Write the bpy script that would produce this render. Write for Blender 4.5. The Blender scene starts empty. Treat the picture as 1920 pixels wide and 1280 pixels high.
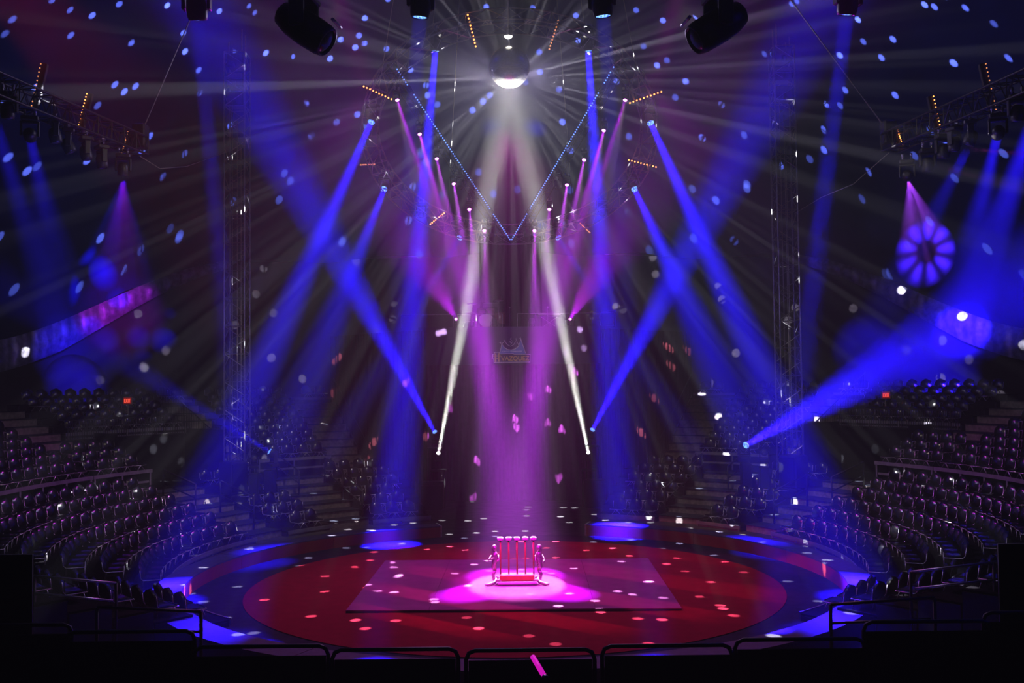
import bpy, math, random
from mathutils import Vector, Matrix
random.seed(11)
PI = math.pi
scn = bpy.context.scene
COL = scn.collection
rad = math.radians

# ------------------------------------------------------------------ helpers
WLOC = {}
ORD = ['first', 'second', 'third', 'fourth', 'fifth', 'sixth', 'seventh', 'eighth', 'ninth', 'tenth', 'eleventh',
       'twelfth', 'thirteenth', 'fourteenth', 'fifteenth', 'sixteenth', 'seventeenth', 'eighteenth', 'nineteenth',
       'twentieth', 'twenty-first', 'twenty-second', 'twenty-third', 'twenty-fourth', 'twenty-fifth', 'twenty-sixth']


def basis(d):
    d = Vector(d).normalized()
    a = Vector((0, 0, 1)) if abs(d.z) < .95 else Vector((1, 0, 0))
    u = d.cross(a).normalized()
    return d, u, u.cross(d).normalized()


class MB:
    def __init__(s):
        s.v, s.f, s.sm = [], [], []

    def add(s, vs, fs, smooth=False):
        n = len(s.v)
        s.v += [tuple(p) for p in vs]
        for f in fs:
            s.f.append([i + n for i in f])
            s.sm.append(smooth)
        return s

    def box(s, c, size, R=None, bev=0.0):
        hx, hy, hz = size[0] / 2, size[1] / 2, size[2] / 2
        c = Vector(c)
        M = R if R is not None else Matrix.Identity(3)
        if bev <= 0:
            vs = [c + M @ Vector((x * hx, y * hy, z * hz)) for z in (-1, 1) for y in (-1, 1) for x in (-1, 1)]
            fs = [[0, 2, 3, 1], [4, 5, 7, 6], [0, 1, 5, 4], [2, 6, 7, 3], [0, 4, 6, 2], [1, 3, 7, 5]]
            return s.add(vs, fs)
        b = min(bev, hx * .9, hy * .9, hz * .9)
        rings = []
        for (z, k) in ((-hz, b), (-hz + b, 0), (hz - b, 0), (hz, b)):
            x, y = hx - k, hy - k
            q = [(x, y - b), (x - b, y), (-x + b, y), (-x, y - b), (-x, -y + b), (-x + b, -y), (x - b, -y), (x, -y + b)]
            rings.append([c + M @ Vector((px, py, z)) for px, py in q])
        vs = [p for r in rings for p in r]
        fs = [list(range(7, -1, -1)), [24 + i for i in range(8)]]
        for k in range(3):
            for i in range(8):
                j = (i + 1) % 8
                fs.append([k * 8 + i, k * 8 + j, k * 8 + 8 + j, k * 8 + 8 + i])
        return s.add(vs, fs)

    def tube(s, pts, r, n=6, closed=False, cap=True, smooth=True):
        pts = [Vector(p) for p in pts]
        m = len(pts)
        rs = r if isinstance(r, (list, tuple)) else [r] * m
        vs, fs = [], []
        prev = None
        for i, p in enumerate(pts):
            if closed:
                d = pts[(i + 1) % m] - pts[i - 1]
            else:
                d = pts[min(i + 1, m - 1)] - pts[max(i - 1, 0)]
            if d.length < 1e-9:
                d = Vector((0, 0, 1))
            d, u, w = basis(d)
            if prev is not None:
                u = (prev - d * prev.dot(d))
                u = u.normalized() if u.length > 1e-6 else basis(d)[1]
                w = d.cross(u)
            else:
                w = d.cross(u)
            prev = u
            for k in range(n):
                a = 2 * PI * k / n
                vs.append(p + (u * math.cos(a) + w * math.sin(a)) * rs[i])
        seg = m if closed else m - 1
        for i in range(seg):
            for k in range(n):
                k2 = (k + 1) % n
                j = (i + 1) % m
                fs.append([i * n + k, i * n + k2, j * n + k2, j * n + k])
        s.add(vs, fs, smooth)
        if cap and not closed:
            b = len(s.v) - m * n
            s.f.append([b + k for k in range(n - 1, -1, -1)]); s.sm.append(False)
            s.f.append([b + (m - 1) * n + k for k in range(n)]); s.sm.append(False)
        return s

    def lathe(s, base, d, prof, n=16, smooth=True):
        """prof: list of (radius, distance along d)."""
        d, u, w = basis(d)
        base = Vector(base)
        vs, fs = [], []
        for r, t in prof:
            for k in range(n):
                a = 2 * PI * k / n
                vs.append(base + d * t + (u * math.cos(a) + w * math.sin(a)) * max(r, 1e-4))
        for i in range(len(prof) - 1):
            for k in range(n):
                k2 = (k + 1) % n
                fs.append([i * n + k, i * n + k2, (i + 1) * n + k2, (i + 1) * n + k])
        s.add(vs, fs, smooth)
        b = len(s.v) - len(vs)
        s.f.append([b + k for k in range(n - 1, -1, -1)]); s.sm.append(False)
        s.f.append([b + (len(prof) - 1) * n + k for k in range(n)]); s.sm.append(False)
        return s

    def ball(s, c, r, n=8, m=5, sc=(1, 1, 1)):
        c = Vector(c)
        vs, fs = [], []
        for i in range(m + 1):
            t = PI * i / m
            for k in range(n):
                a = 2 * PI * k / n
                vs.append(c + Vector((r * sc[0] * math.sin(t) * math.cos(a), r * sc[1] * math.sin(t) * math.sin(a), r * sc[2] * math.cos(t))))
        for i in range(m):
            for k in range(n):
                k2 = (k + 1) % n
                fs.append([i * n + k, (i + 1) * n + k, (i + 1) * n + k2, i * n + k2])
        return s.add(vs, fs, True)

    def grid(s, rows, smooth=True, flip=False):
        m, n = len(rows), len(rows[0])
        vs = [p for r in rows for p in r]
        fs = []
        for i in range(m - 1):
            for k in range(n - 1):
                q = [i * n + k, i * n + k + 1, (i + 1) * n + k + 1, (i + 1) * n + k]
                fs.append(q[::-1] if flip else q)
        return s.add(vs, fs, smooth)

    def prism(s, poly, off):
        """poly: 3D outline, off: extrusion vector."""
        n = len(poly)
        off = Vector(off)
        vs = [Vector(p) for p in poly] + [Vector(p) + off for p in poly]
        fs = [list(range(n - 1, -1, -1)), list(range(n, 2 * n))]
        for i in range(n):
            j = (i + 1) % n
            fs.append([i, j, n + j, n + i])
        return s.add(vs, fs)

    def sector(s, c, r0, r1, a0, a1, z0, z1, step=2.0):
        """annular sector slab; azimuth in degrees from +y, positive to +x."""
        n = max(1, int(abs(a1 - a0) / step + .5))
        vs, fs = [], []
        for i in range(n + 1):
            a = rad(a0 + (a1 - a0) * i / n)
            sx, sy = math.sin(a), math.cos(a)
            for r, z in ((r0, z0), (r1, z0), (r1, z1), (r0, z1)):
                vs.append((c[0] + r * sx, c[1] + r * sy, z))
        for i in range(n):
            for k in range(4):
                k2 = (k + 1) % 4
                fs.append([i * 4 + k, i * 4 + k2, i * 4 + 4 + k2, i * 4 + 4 + k])
        fs.append([3, 2, 1, 0]); fs.append([n * 4 + k for k in range(4)])
        return s.add(vs, fs)

    def mesh(s, name, off=(0, 0, 0)):
        me = bpy.data.meshes.new(name)
        ox, oy, oz = off
        me.from_pydata([(x - ox, y - oy, z - oz) for x, y, z in s.v], [], s.f)
        me.polygons.foreach_set('use_smooth', s.sm)
        me.update()
        return me


def tag(o, label, cat, group=None, kind=None):
    if label: o['label'] = label
    if cat: o['category'] = cat
    if group: o['group'] = group
    if kind: o['kind'] = kind
    return o


def thing(name, label, cat, loc=(0, 0, 0), group=None):
    o = bpy.data.objects.new(name, None)
    o.empty_display_size = .1
    COL.objects.link(o)
    o.location = loc
    WLOC[o.name] = Vector(loc)
    return tag(o, label, cat, group)


def part(name, mb, mat, parent, label=None):
    off = WLOC[parent.name]
    me = mb.mesh(name, off) if isinstance(mb, MB) else mb
    me.materials.append(mat)
    o = bpy.data.objects.new(name, me)
    COL.objects.link(o)
    o.parent = parent
    WLOC[o.name] = off
    if label: o['label'] = label
    return o


def solo(name, mb, mat, label, cat, group=None, kind=None, loc=None):
    if loc is None:
        n = len(mb.v)
        loc = (sum(p[0] for p in mb.v) / n, sum(p[1] for p in mb.v) / n, min(p[2] for p in mb.v))
    me = mb.mesh(name, loc)
    me.materials.append(mat)
    o = bpy.data.objects.new(name, me)
    COL.objects.link(o)
    o.location = loc
    WLOC[o.name] = Vector(loc)
    return tag(o, label, cat, group, kind)


def struct(name, mb, mat):
    me = mb.mesh(name)
    me.materials.append(mat)
    o = bpy.data.objects.new(name, me)
    COL.objects.link(o)
    o['kind'] = 'structure'
    WLOC[o.name] = Vector((0, 0, 0))
    return o


# ------------------------------------------------------------------ camera
F_PX, PITCH, ROLL, CAM = 1840.0, .04, .0109, Vector((0, -20.35, 4.185))
cam_d = bpy.data.cameras.new('camera')
cam_d.sensor_width = 36.0
cam_d.lens = F_PX * 36.0 / 1920.0
cam_d.clip_start, cam_d.clip_end = .1, 200
cam = bpy.data.objects.new('camera', cam_d)
COL.objects.link(cam)
Mrot = Matrix.Rotation(PI / 2 + PITCH, 4, 'X') @ Matrix.Rotation(-ROLL, 4, 'Z')
cam.matrix_world = Matrix.Translation(CAM) @ Mrot
scn.camera = cam
CI = cam.matrix_world.inverted()


def ray(px, py):
    d = Vector(((px - 960) / F_PX, -(py - 640) / F_PX, -1.0))
    return (Mrot.to_3x3() @ d)


def at(px, py, Y):
    """the point seen at a pixel of the photograph that stands at depth Y in the tent."""
    r = ray(px, py)
    return CAM + r * ((Y - CAM.y) / r.y)


def atz(px, py, z):
    r = ray(px, py)
    return CAM + r * ((z - CAM.z) / r.z)


def proj(p):
    q = CI @ Vector(p)
    if q.z > -.05: return (-9999, -9999, 0)
    return (960 + F_PX * q.x / -q.z, 640 - F_PX * q.y / -q.z, -q.z)


# ------------------------------------------------------------------ materials
def mat(name, col, rough=.6, metal=0.0, spec=.5, emit=None, es=0.0, noise=0.0, nscale=8.0, bump=0.0, coat=0.0):
    m = bpy.data.materials.new(name)
    m.use_nodes = True
    nt = m.node_tree
    b = nt.nodes['Principled BSDF']
    b.inputs['Roughness'].default_value = rough
    b.inputs['Metallic'].default_value = metal
    b.inputs['Specular IOR Level'].default_value = spec
    b.inputs['Coat Weight'].default_value = coat
    b.inputs['Base Color'].default_value = (*col, 1)
    if emit:
        b.inputs['Emission Color'].default_value = (*emit, 1)
        b.inputs['Emission Strength'].default_value = es
    if noise or bump:
        tc = nt.nodes.new('ShaderNodeTexCoord')
        n = nt.nodes.new('ShaderNodeTexNoise')
        n.inputs['Scale'].default_value = nscale
        n.inputs['Detail'].default_value = 5
        nt.links.new(tc.outputs['Object'], n.inputs['Vector'])
        if noise:
            r = nt.nodes.new('ShaderNodeValToRGB')
            r.color_ramp.elements[0].position = .3
            r.color_ramp.elements[1].position = .7
            r.color_ramp.elements[0].color = (*[c * (1 - noise) for c in col], 1)
            r.color_ramp.elements[1].color = (*[min(1, c * (1 + noise)) for c in col], 1)
            nt.links.new(n.outputs['Fac'], r.inputs['Fac'])
            nt.links.new(r.outputs['Color'], b.inputs['Base Color'])
        if bump:
            bp = nt.nodes.new('ShaderNodeBump')
            bp.inputs['Strength'].default_value = bump
            bp.inputs['Distance'].default_value = .02
            nt.links.new(n.outputs['Fac'], bp.inputs['Height'])
            nt.links.new(bp.outputs['Normal'], b.inputs['Normal'])
    return m


M = dict(
    roof=mat('canopy_fabric', (.024, .036, .21), .8, spec=0, noise=.25, nscale=.6),
    wall=mat('tent_wall_fabric', (.045, .038, .05), .85, spec=0, noise=.3, nscale=.8),
    band=mat('silver_trim_fabric', (.32, .30, .38), .42, metal=.5, noise=.5, nscale=5, bump=.9),
    ground=mat('dark_ground', (.10, .09, .10), .75, spec=0, noise=.3, nscale=3),
    ringfloor=mat('ring_floor_mat', (.045, .04, .07), .7, spec=0, noise=.25, nscale=5),
    redmat=mat('red_mat', (.30, .016, .04), .75, spec=0, noise=.12, nscale=4),
    deck=mat('grey_pink_deck', (.38, .10, .33), .7, spec=0, noise=.1, nscale=3),
    deckedge=mat('deck_edge', (.02, .02, .02), .8),
    curbtop=mat('curb_top_carpet', (.09, .08, .13), .8, noise=.2, nscale=9),
    curbred=mat('curb_red_face', (.45, .03, .03), .6, noise=.1, nscale=3),
    curbout=mat('curb_outer_face', (.03, .03, .045), .7),
    silver=mat('brushed_aluminium', (.55, .54, .56), .35, metal=.85, noise=.2, nscale=14),
    tiers=mat('tier_boards', (.016, .014, .018), .7, spec=0, noise=.3, nscale=5),
    rail_fascia=mat('platform_edge_steel', (.32, .30, .36), .5, metal=.4, noise=.2, nscale=6),
    steps=mat('plywood_steps', (.30, .25, .25), .75, spec=0, noise=.35, nscale=9),
    stepedge=mat('step_tread', (.05, .055, .08), .6, spec=0, noise=.3, nscale=9),
    seat=mat('black_plastic', (.004, .004, .005), .20, spec=.8),
    brace=mat('galvanised_brace', (.62, .58, .62), .35, metal=.75, noise=.15, nscale=30),
    black=mat('black_paint', (.012, .012, .013), .5),
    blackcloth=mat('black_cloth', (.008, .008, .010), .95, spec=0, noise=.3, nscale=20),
    castblack=mat('fixture_black', (.022, .020, .018), .45, noise=.3, nscale=25),
    truss=mat('truss_aluminium', (.30, .29, .31), .32, metal=.8, noise=.25, nscale=18),
    trussdark=mat('dark_truss', (.05, .046, .045), .4, metal=.7, noise=.3, nscale=18),
    rope=mat('steel_cable', (.5, .48, .45), .5, metal=.3, noise=.1, nscale=30),
    mirror=mat('mirror_tile', (.92, .91, .86), .24, metal=1.0, noise=.04, nscale=60),
    velvet=mat('purple_curtain', (.13, .018, .14), .8, spec=0, noise=.2, nscale=5),
    drape=mat('dark_red_drape', (.05, .010, .014), .9, spec=0, noise=.3, nscale=5),
    fascia=mat('stage_banner', (.06, .018, .09), .7, noise=.12, nscale=3),
    gold=mat('gold_lettering', (.60, .42, .10), .5),
    white=mat('white_vinyl', (.75, .70, .78), .5),
    logoblue=mat('blue_vinyl', (.06, .08, .40), .5),
    propred=mat('red_lacquer', (.60, .02, .05), .35, noise=.1, nscale=10),
    propwhite=mat('white_hand_block', (.85, .75, .82), .5),
    carved=mat('silvered_carving', (.50, .30, .42), .3, metal=.6, noise=.4, nscale=30, bump=.3),
    exitcase=mat('exit_sign_case', (.35, .34, .34), .5, noise=.1, nscale=10),
    exitlit=mat('exit_sign_panel', (.1, .0, .0), .5, emit=(1, .012, .004), es=.16),
    exitletter=mat('exit_sign_letters', (.3, .02, .02), .5, emit=(1, .10, .05), es=1.6),
    led_or=mat('orange_led', (.3, .1, .02), .4, emit=(1, .28, .06), es=5),
    led_or_dim=mat('amber_led_dim', (.3, .1, .02), .4, emit=(1, .34, .12), es=1.1),
    led_bl=mat('blue_led', (.02, .05, .3), .4, emit=(.10, .22, 1), es=3.5),
    lens_bl=None,
    lens_mg=mat('magenta_lens', (.4, .02, .4), .3, emit=(1, .25, 1), es=6),
    lens_wh=mat('white_lens', (.8, .8, .8), .3, emit=(1, .97, 1), es=8),
    lens_off=mat('unlit_lens', (.12, .12, .14), .12, spec=.8, noise=.2, nscale=30),
    lamp=mat('warm_lamp', (.8, .8, .7), .4, emit=(1, .95, .85), es=4),
    stick=mat('magenta_tube', (.6, .02, .5), .4, emit=(.85, .01, .62), es=.75),  # magenta glow put into the material for brightness
    drum=mat('drum_shell', (.15, .03, .03), .3, noise=.1, nscale=5),
)


def lens_material():
    m = bpy.data.materials.new('blue_led_cluster_lens')
    m.use_nodes = True
    nt = m.node_tree
    b = nt.nodes['Principled BSDF']
    b.inputs['Base Color'].default_value = (.02, .05, .2, 1)
    tc = nt.nodes.new('ShaderNodeTexCoord')
    v = nt.nodes.new('ShaderNodeTexVoronoi')
    v.inputs['Scale'].default_value = 22
    v.inputs['Randomness'].default_value = .35
    r = nt.nodes.new('ShaderNodeValToRGB')
    r.color_ramp.elements[0].position = .25
    r.color_ramp.elements[0].color = (.35, .8, 1, 1)
    r.color_ramp.elements[1].position = .62
    r.color_ramp.elements[1].color = (.01, .06, .9, 1)
    nt.links.new(tc.outputs['Object'], v.inputs['Vector'])
    nt.links.new(v.outputs['Distance'], r.inputs['Fac'])
    nt.links.new(r.outputs['Color'], b.inputs['Emission Color'])
    b.inputs['Emission Strength'].default_value = 1.6
    return m


M['lens_bl'] = lens_material()
for k_ in ('lens_bl', 'lens_mg', 'lens_wh', 'led_or', 'led_or_dim', 'led_bl', 'lamp', 'stick', 'exitlit', 'exitletter'):
    M[k_].cycles.emission_sampling = 'NONE'      # tiny lamps and the glowing tube: seen, but their own light is carried by the stage lamps

# ------------------------------------------------------------------ lights
LIGHTS = bpy.data.collections.new('lights')
COL.children.link(LIGHTS)
SPOT_CACHE = {}


def spot(p, target, color, power, ang, blend=.3, radius=.06, gobo=None, name='beam_or_fill'):
    key = (tuple(color), power, ang, blend, radius, gobo)
    L = SPOT_CACHE.get(key)
    if L is None:
        L = bpy.data.lights.new(name, 'SPOT')
        L.energy = power
        L.color = color
        L.spot_size = rad(ang)
        L.spot_blend = blend
        L.shadow_soft_size = radius
        if gobo: gobo_nodes(L, gobo, color, ang)
        SPOT_CACHE[key] = L
    o = bpy.data.objects.new(name, L)
    o.location = p
    d = (Vector(target) - Vector(p)).normalized()
    o.rotation_euler = d.to_track_quat('-Z', 'Y').to_euler()
    LIGHTS.objects.link(o)
    return o


BEAM_CACHE = {}


def beam(p, target, color, power, ang, radius):
    """a parallel-ish shaft leaving the whole face of a lens: a small disc lamp with a narrow spread."""
    key = (tuple(color), power, ang, radius)
    L = BEAM_CACHE.get(key)
    if L is None:
        L = bpy.data.lights.new('beam_or_fill', 'AREA')
        L.shape = 'DISK'
        L.size = radius * 2
        L.spread = rad(ang)
        L.energy = power
        L.color = color
        BEAM_CACHE[key] = L
    o = bpy.data.objects.new('beam_or_fill', L)
    o.location = p
    d = (Vector(target) - Vector(p)).normalized()
    o.rotation_euler = d.to_track_quat('-Z', 'Y').to_euler()
    LIGHTS.objects.link(o)
    return o


def gobo_nodes(L, kind, color, ang):
    """a patterned slide in the projector: strength varies over the cone."""
    L.use_nodes = True
    nt = L.node_tree
    em = nt.nodes['Emission']
    tc = nt.nodes.new('ShaderNodeTexCoord')
    sp = nt.nodes.new('ShaderNodeSeparateXYZ')
    nt.links.new(tc.outputs['Normal'], sp.inputs[0])

    def mth(op, a, b=None):
        n = nt.nodes.new('ShaderNodeMath')
        n.operation = op
        for i, x in enumerate((a, b)):
            if x is None: continue
            if isinstance(x, (int, float)): n.inputs[i].default_value = x
            else: nt.links.new(x, n.inputs[i])
        return n.outputs[0]
    t = math.tan(rad(ang / 2))
    z = mth('ABSOLUTE', sp.outputs['Z'])
    x = mth('DIVIDE', mth('DIVIDE', sp.outputs['X'], z), t)
    y = mth('DIVIDE', mth('DIVIDE', sp.outputs['Y'], z), t)
    r = mth('SQRT', mth('ADD', mth('MULTIPLY', x, x), mth('MULTIPLY', y, y)))
    if kind == 'flower':
        a = mth('ARCTAN2', y, x)
        pet = mth('ADD', mth('MULTIPLY', mth('COSINE', mth('MULTIPLY', a, 9.0)), .5), .62)
        ring = mth('MULTIPLY', mth('SUBTRACT', r, .26), 5.0)
        c = nt.nodes.new('ShaderNodeClamp'); nt.links.new(ring, c.inputs[0])
        edge = mth('MULTIPLY', mth('SUBTRACT', .9, r), 4.0)
        c2 = nt.nodes.new('ShaderNodeClamp'); nt.links.new(edge, c2.inputs[0])
        out = mth('MULTIPLY', mth('MULTIPLY', pet, c.outputs[0]), c2.outputs[0])
    elif kind == 'stripes':
        w = mth('SINE', mth('MULTIPLY', y, 22.0))
        out = mth('MAXIMUM', mth('MULTIPLY', w, 1.0), 0.0)
        out = mth('ADD', mth('MINIMUM', mth('MULTIPLY', out, 3.0), 1.0), .12)
    else:
        v = nt.nodes.new('ShaderNodeTexVoronoi')
        cb = nt.nodes.new('ShaderNodeCombineXYZ')
        nt.links.new(x, cb.inputs[0]); nt.links.new(y, cb.inputs[1])
        nt.links.new(cb.outputs[0], v.inputs['Vector'])
        v.inputs['Scale'].default_value = 1.7
        c = nt.nodes.new('ShaderNodeClamp')
        nt.links.new(mth('MULTIPLY', mth('SUBTRACT', .5, v.outputs['Distance']), 3.5), c.inputs[0])
        out = c.outputs[0]
    nt.links.new(out, em.inputs['Strength'])


# ------------------------------------------------------------------ shell of the tent
YC = 2.4           # the stands are laid out round this point on the centre line
CC = (0.0, YC)


def tent_r(a):
    a = abs(a)
    k = min(1, max(0, (a - 90) / 60))
    return 21.0 + 5.5 * k * k * (3 - 2 * k)


def eave(a):
    a = abs(a)
    k = min(1, max(0, (62 - a) / 30))
    k = k * k * (3 - 2 * k)
    return 5.5 + 3.6 * k + .9 * max(0, (36 - a) / 36)


def polar(r, a, z):
    return Vector((CC[0] + r * math.sin(rad(a)), CC[1] + r * math.cos(rad(a)), z))


fl = MB()
n = 72
fl.add([(0, 0, -.006)] + [(28 * math.sin(2 * PI * k / n), 28 * math.cos(2 * PI * k / n), -.006) for k in range(n)],
       [[0, 1 + (k + 1) % n, 1 + k] for k in range(n)])
struct('floor', fl, M['ground'])

roof = MB()
rows = []
for i in range(15):
    t = i / 14
    row = []
    for k in range(145):
        a = -180 + 2.5 * k
        R0 = tent_r(a)
        r = R0 + (1.2 - R0) * t
        sag = .55 * math.sin(t * PI)
        scal = .28 * math.cos(rad(a) * 24) * (1 - t)
        z = eave(a) + (23.5 - eave(a)) * (t ** .95) - sag + scal * .5
        row.append(polar(r, a, z))
    rows.append(row)
roof.grid(rows)
struct('ceiling', roof, M['roof'])

for nm, a0, a1 in (('wall_back', -45, 45), ('wall_right', 45, 135), ('wall_left', -135, -45), ('wall_front', 135, 225)):
    w = MB()
    rows = []
    nn = int((a1 - a0) / .75)
    for j in range(9):
        row = []
        for k in range(nn + 1):
            a = a0 + (a1 - a0) * k / nn
            aa = ((a + 180) % 360) - 180
            f = .10 * math.cos(k * 2.1) + .05 * math.sin(k * .7)
            if k in (0, nn): f = 0
            row.append(polar(tent_r(aa) - .05 + f * (1 - j / 8.0), a, eave(aa) * j / 8.0))
        rows.append(row)
    w.grid(rows)
    struct(nm, w, M['wall'])

for nm, sg in (('trim_1', -1), ('trim_2', 1)):
    b = MB()
    rows = [[], [], []]
    for k in range(121):
        a = 34 + 36 * k / 120.0
        wv = .05 * math.sin(k * 1.9) + .04 * math.sin(k * .83)
        wid = .35 + .75 * min(1, k / 60.0)
        for j in range(3):
            rows[j].append(polar(tent_r(a) - .34 + wv * (j == 1) - .14 * (j == 1), sg * a, eave(a) + .12 - wid * j / 2.0))
    b.grid(rows, flip=(sg > 0))
    struct(nm, b, M['band'])

# ------------------------------------------------------------------ ring
RI, RO, HC, RM = 6.50, 7.05, .304, 5.39
ringfl = MB().sector((0, 0), .01, RI - .01, -180, 180, 0, .008, 4)
solo('ring_floor', ringfl, M['ringfloor'], 'dark circular floor covering inside the ring curb, around the red mat', 'floor mat', loc=(0, 0, 0))
rm = MB().sector((0, 0), .01, RM, -180, 180, .012, .022, 3)
solo('round_mat', rm, M['redmat'], 'big round red mat covering the middle of the circus ring', 'mat', loc=(0, 0, .012))

NSEG = 12
A_GAP0, A_GAP1 = 17.2, 342.6
for i in range(NSEG):
    a0 = A_GAP0 + (A_GAP1 - A_GAP0) * i / NSEG
    a1 = A_GAP0 + (A_GAP1 - A_GAP0) * (i + 1) / NSEG - .12
    where = ['at the right end of the back opening', 'second clockwise from the back opening', 'third clockwise from the back opening',
             'at the far right side of the ring', 'on the near right of the ring', 'at the near right by the barriers',
             'at the near left by the barriers', 'on the near left of the ring', 'at the far left side of the ring',
             'third counterclockwise from the back opening', 'second counterclockwise from the back opening',
             'at the left end of the back opening'][i]
    am = rad((a0 + a1) / 2)
    t = thing('ring_curb', 'red faced ring curb section with dark top, ' + where, 'ring curb',
              (6.77 * math.sin(am), 6.77 * math.cos(am), 0), 'ring curb sections')
    part('core', MB().sector((0, 0), RI + .03, RO - .02, a0, a1, 0, HC - .03), M['curbout'], t)
    part('top_pad', MB().sector((0, 0), RI, RO, a0, a1, HC - .03, HC), M['curbtop'], t)
    part('inner_panel', MB().sector((0, 0), RI, RI + .03, a0, a1, 0, HC - .03), M['curbred'], t)
    if i in (0, NSEG - 1):
        ae = A_GAP0 if i == 0 else A_GAP1 - .12
        e = MB().sector((0, 0), RI - .015, RO + .015, ae - .18, ae + .18, 0, HC + .01)
        part('end_trim', e, M['silver'], t)

# deck platform in the middle, three panels
dk = thing('deck_platform', 'low rectangular platform lying on the red mat under the posts', 'platform', (0, 0, .024))
Rz = Matrix.Rotation(rad(-.9), 3, 'Z')
for x0, x1, in ((-3.02, -1.52), (-1.515, 1.49), (1.495, 3.04)):
    p = part('panel', MB().box(Rz @ Vector(((x0 + x1) / 2, 0, .061)), (x1 - x0, 4.95, .022), Rz), M['deck'], dk)
part('edge_frame', MB().box((0, 0, .037), (6.04, 4.93, .026), Rz), M['deckedge'], dk)

# ------------------------------------------------------------------ balancing rig in the middle
TZ = .073
bx = thing('balancing_rig', 'red rig of five tall posts with white blocks between two carved figures', 'circus prop', (.05, -.28, TZ))
part('base_box', MB().box((.05, -.28, TZ + .16), (.84, .34, .14), bev=.015), M['propred'], bx)
part('base_rail', MB().tube([(-.42, -.47, TZ + .045), (.52, -.47, TZ + .045)], .035, 10), M['propwhite'], bx)
part('back_rail', MB().tube([(-.42, -.08, TZ + .045), (.52, -.08, TZ + .045)], .03, 10), M['propwhite'], bx)
for k in range(5):
    x = -.345 + .2 * k
    part('post', MB().tube([(x, -.28, TZ + .22), (x, -.28, TZ + 1.00)], .021, 10), M['propred'], bx)
    hb = part('hand_block', MB().box((x, -.28, TZ + 1.045), (.145, .13, .09), bev=.02), M['propwhite'], bx)
for sg in (-1, 1):
    x = .05 + sg * .53
    part('foot', MB().tube([(x - sg * .05, -.28, TZ + .12), (x + sg * .02, -.40, TZ + .05), (x + sg * .16, -.50, TZ + .03), (x + sg * .24, -.52, TZ + .035)], [.045, .04, .032, .02], 8), M['carved'], bx)
    part('bracket', MB().box((.05 + sg * .45, -.28, TZ + .11), (.14, .36, .05), bev=.01), M['carved'], bx)
    # carved half-figure ending in a curled tail
    f = MB()
    lean = sg * .05
    f.tube([(x, -.28, TZ + .30), (x + sg * .025, -.28, TZ + .40), (x + .3 * lean, -.28, TZ + .50), (x - lean * .2, -.28, TZ + .62), (x, -.29, TZ + .70), (x, -.30, TZ + .755)],
           [.045, .065, .062, .085, .07, .032], 10)
    f.ball((x, -.31, TZ + .825), .062, 10, 8, (.85, 1, 1.15))
    f.ball((x, -.372, TZ + .815), .012, 6, 4)
    # tail
    tl = [(x, -.28, TZ + .32), (x + sg * .05, -.29, TZ + .22), (x + sg * .03, -.30, TZ + .12), (x - sg * .05, -.32, TZ + .09), (x - sg * .08, -.34, TZ + .16), (x - sg * .03, -.35, TZ + .19)]
    f.tube(tl, [.05, .045, .04, .035, .028, .015], 8)
    fo = part('carved_figure', f, M['carved'], bx)
    arm = MB()
    if sg < 0:
        arm.tube([(x - .075, -.28, TZ + .66), (x - .15, -.33, TZ + .57), (x - .07, -.40, TZ + .60), (x - .02, -.41, TZ + .63)], [.028, .024, .02, .022], 7)
        arm.tube([(x + .07, -.28, TZ + .67), (x + .10, -.34, TZ + .58), (x + .05, -.40, TZ + .54)], [.028, .022, .02], 7)
    else:
        arm.tube([(x + .075, -.28, TZ + .66), (x + .13, -.33, TZ + .57), (x + .10, -.42, TZ + .52), (x + .12, -.45, TZ + .53)], [.028, .024, .02, .022], 7)
        arm.tube([(x - .07, -.28, TZ + .66), (x - .09, -.33, TZ + .55), (x - .03, -.38, TZ + .48)], [.028, .022, .02], 7)
    part('arms', arm, M['carved'], fo)
    h = MB()
    h.ball((x + sg * .012, -.295, TZ + .85), .07, 10, 7, (.95, .95, .95))
    h.tube([(x, -.25, TZ + .86), (x + sg * .04, -.22, TZ + .78), (x + sg * .035, -.22, TZ + .66)], [.05, .045, .02], 8)
    part('hair', h, M['carved'], fo)

bx.scale = (.84, .86, .87)

# ------------------------------------------------------------------ stands
def rlow(i): return 7.85 + .70 * i
def zlow(i): return .13 + .21 * i
def rup(j): return 12.1 + .48 * j
def zup(j): return 1.74 + .21 * j


SIDE = {-1: 'left', 1: 'right'}


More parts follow.
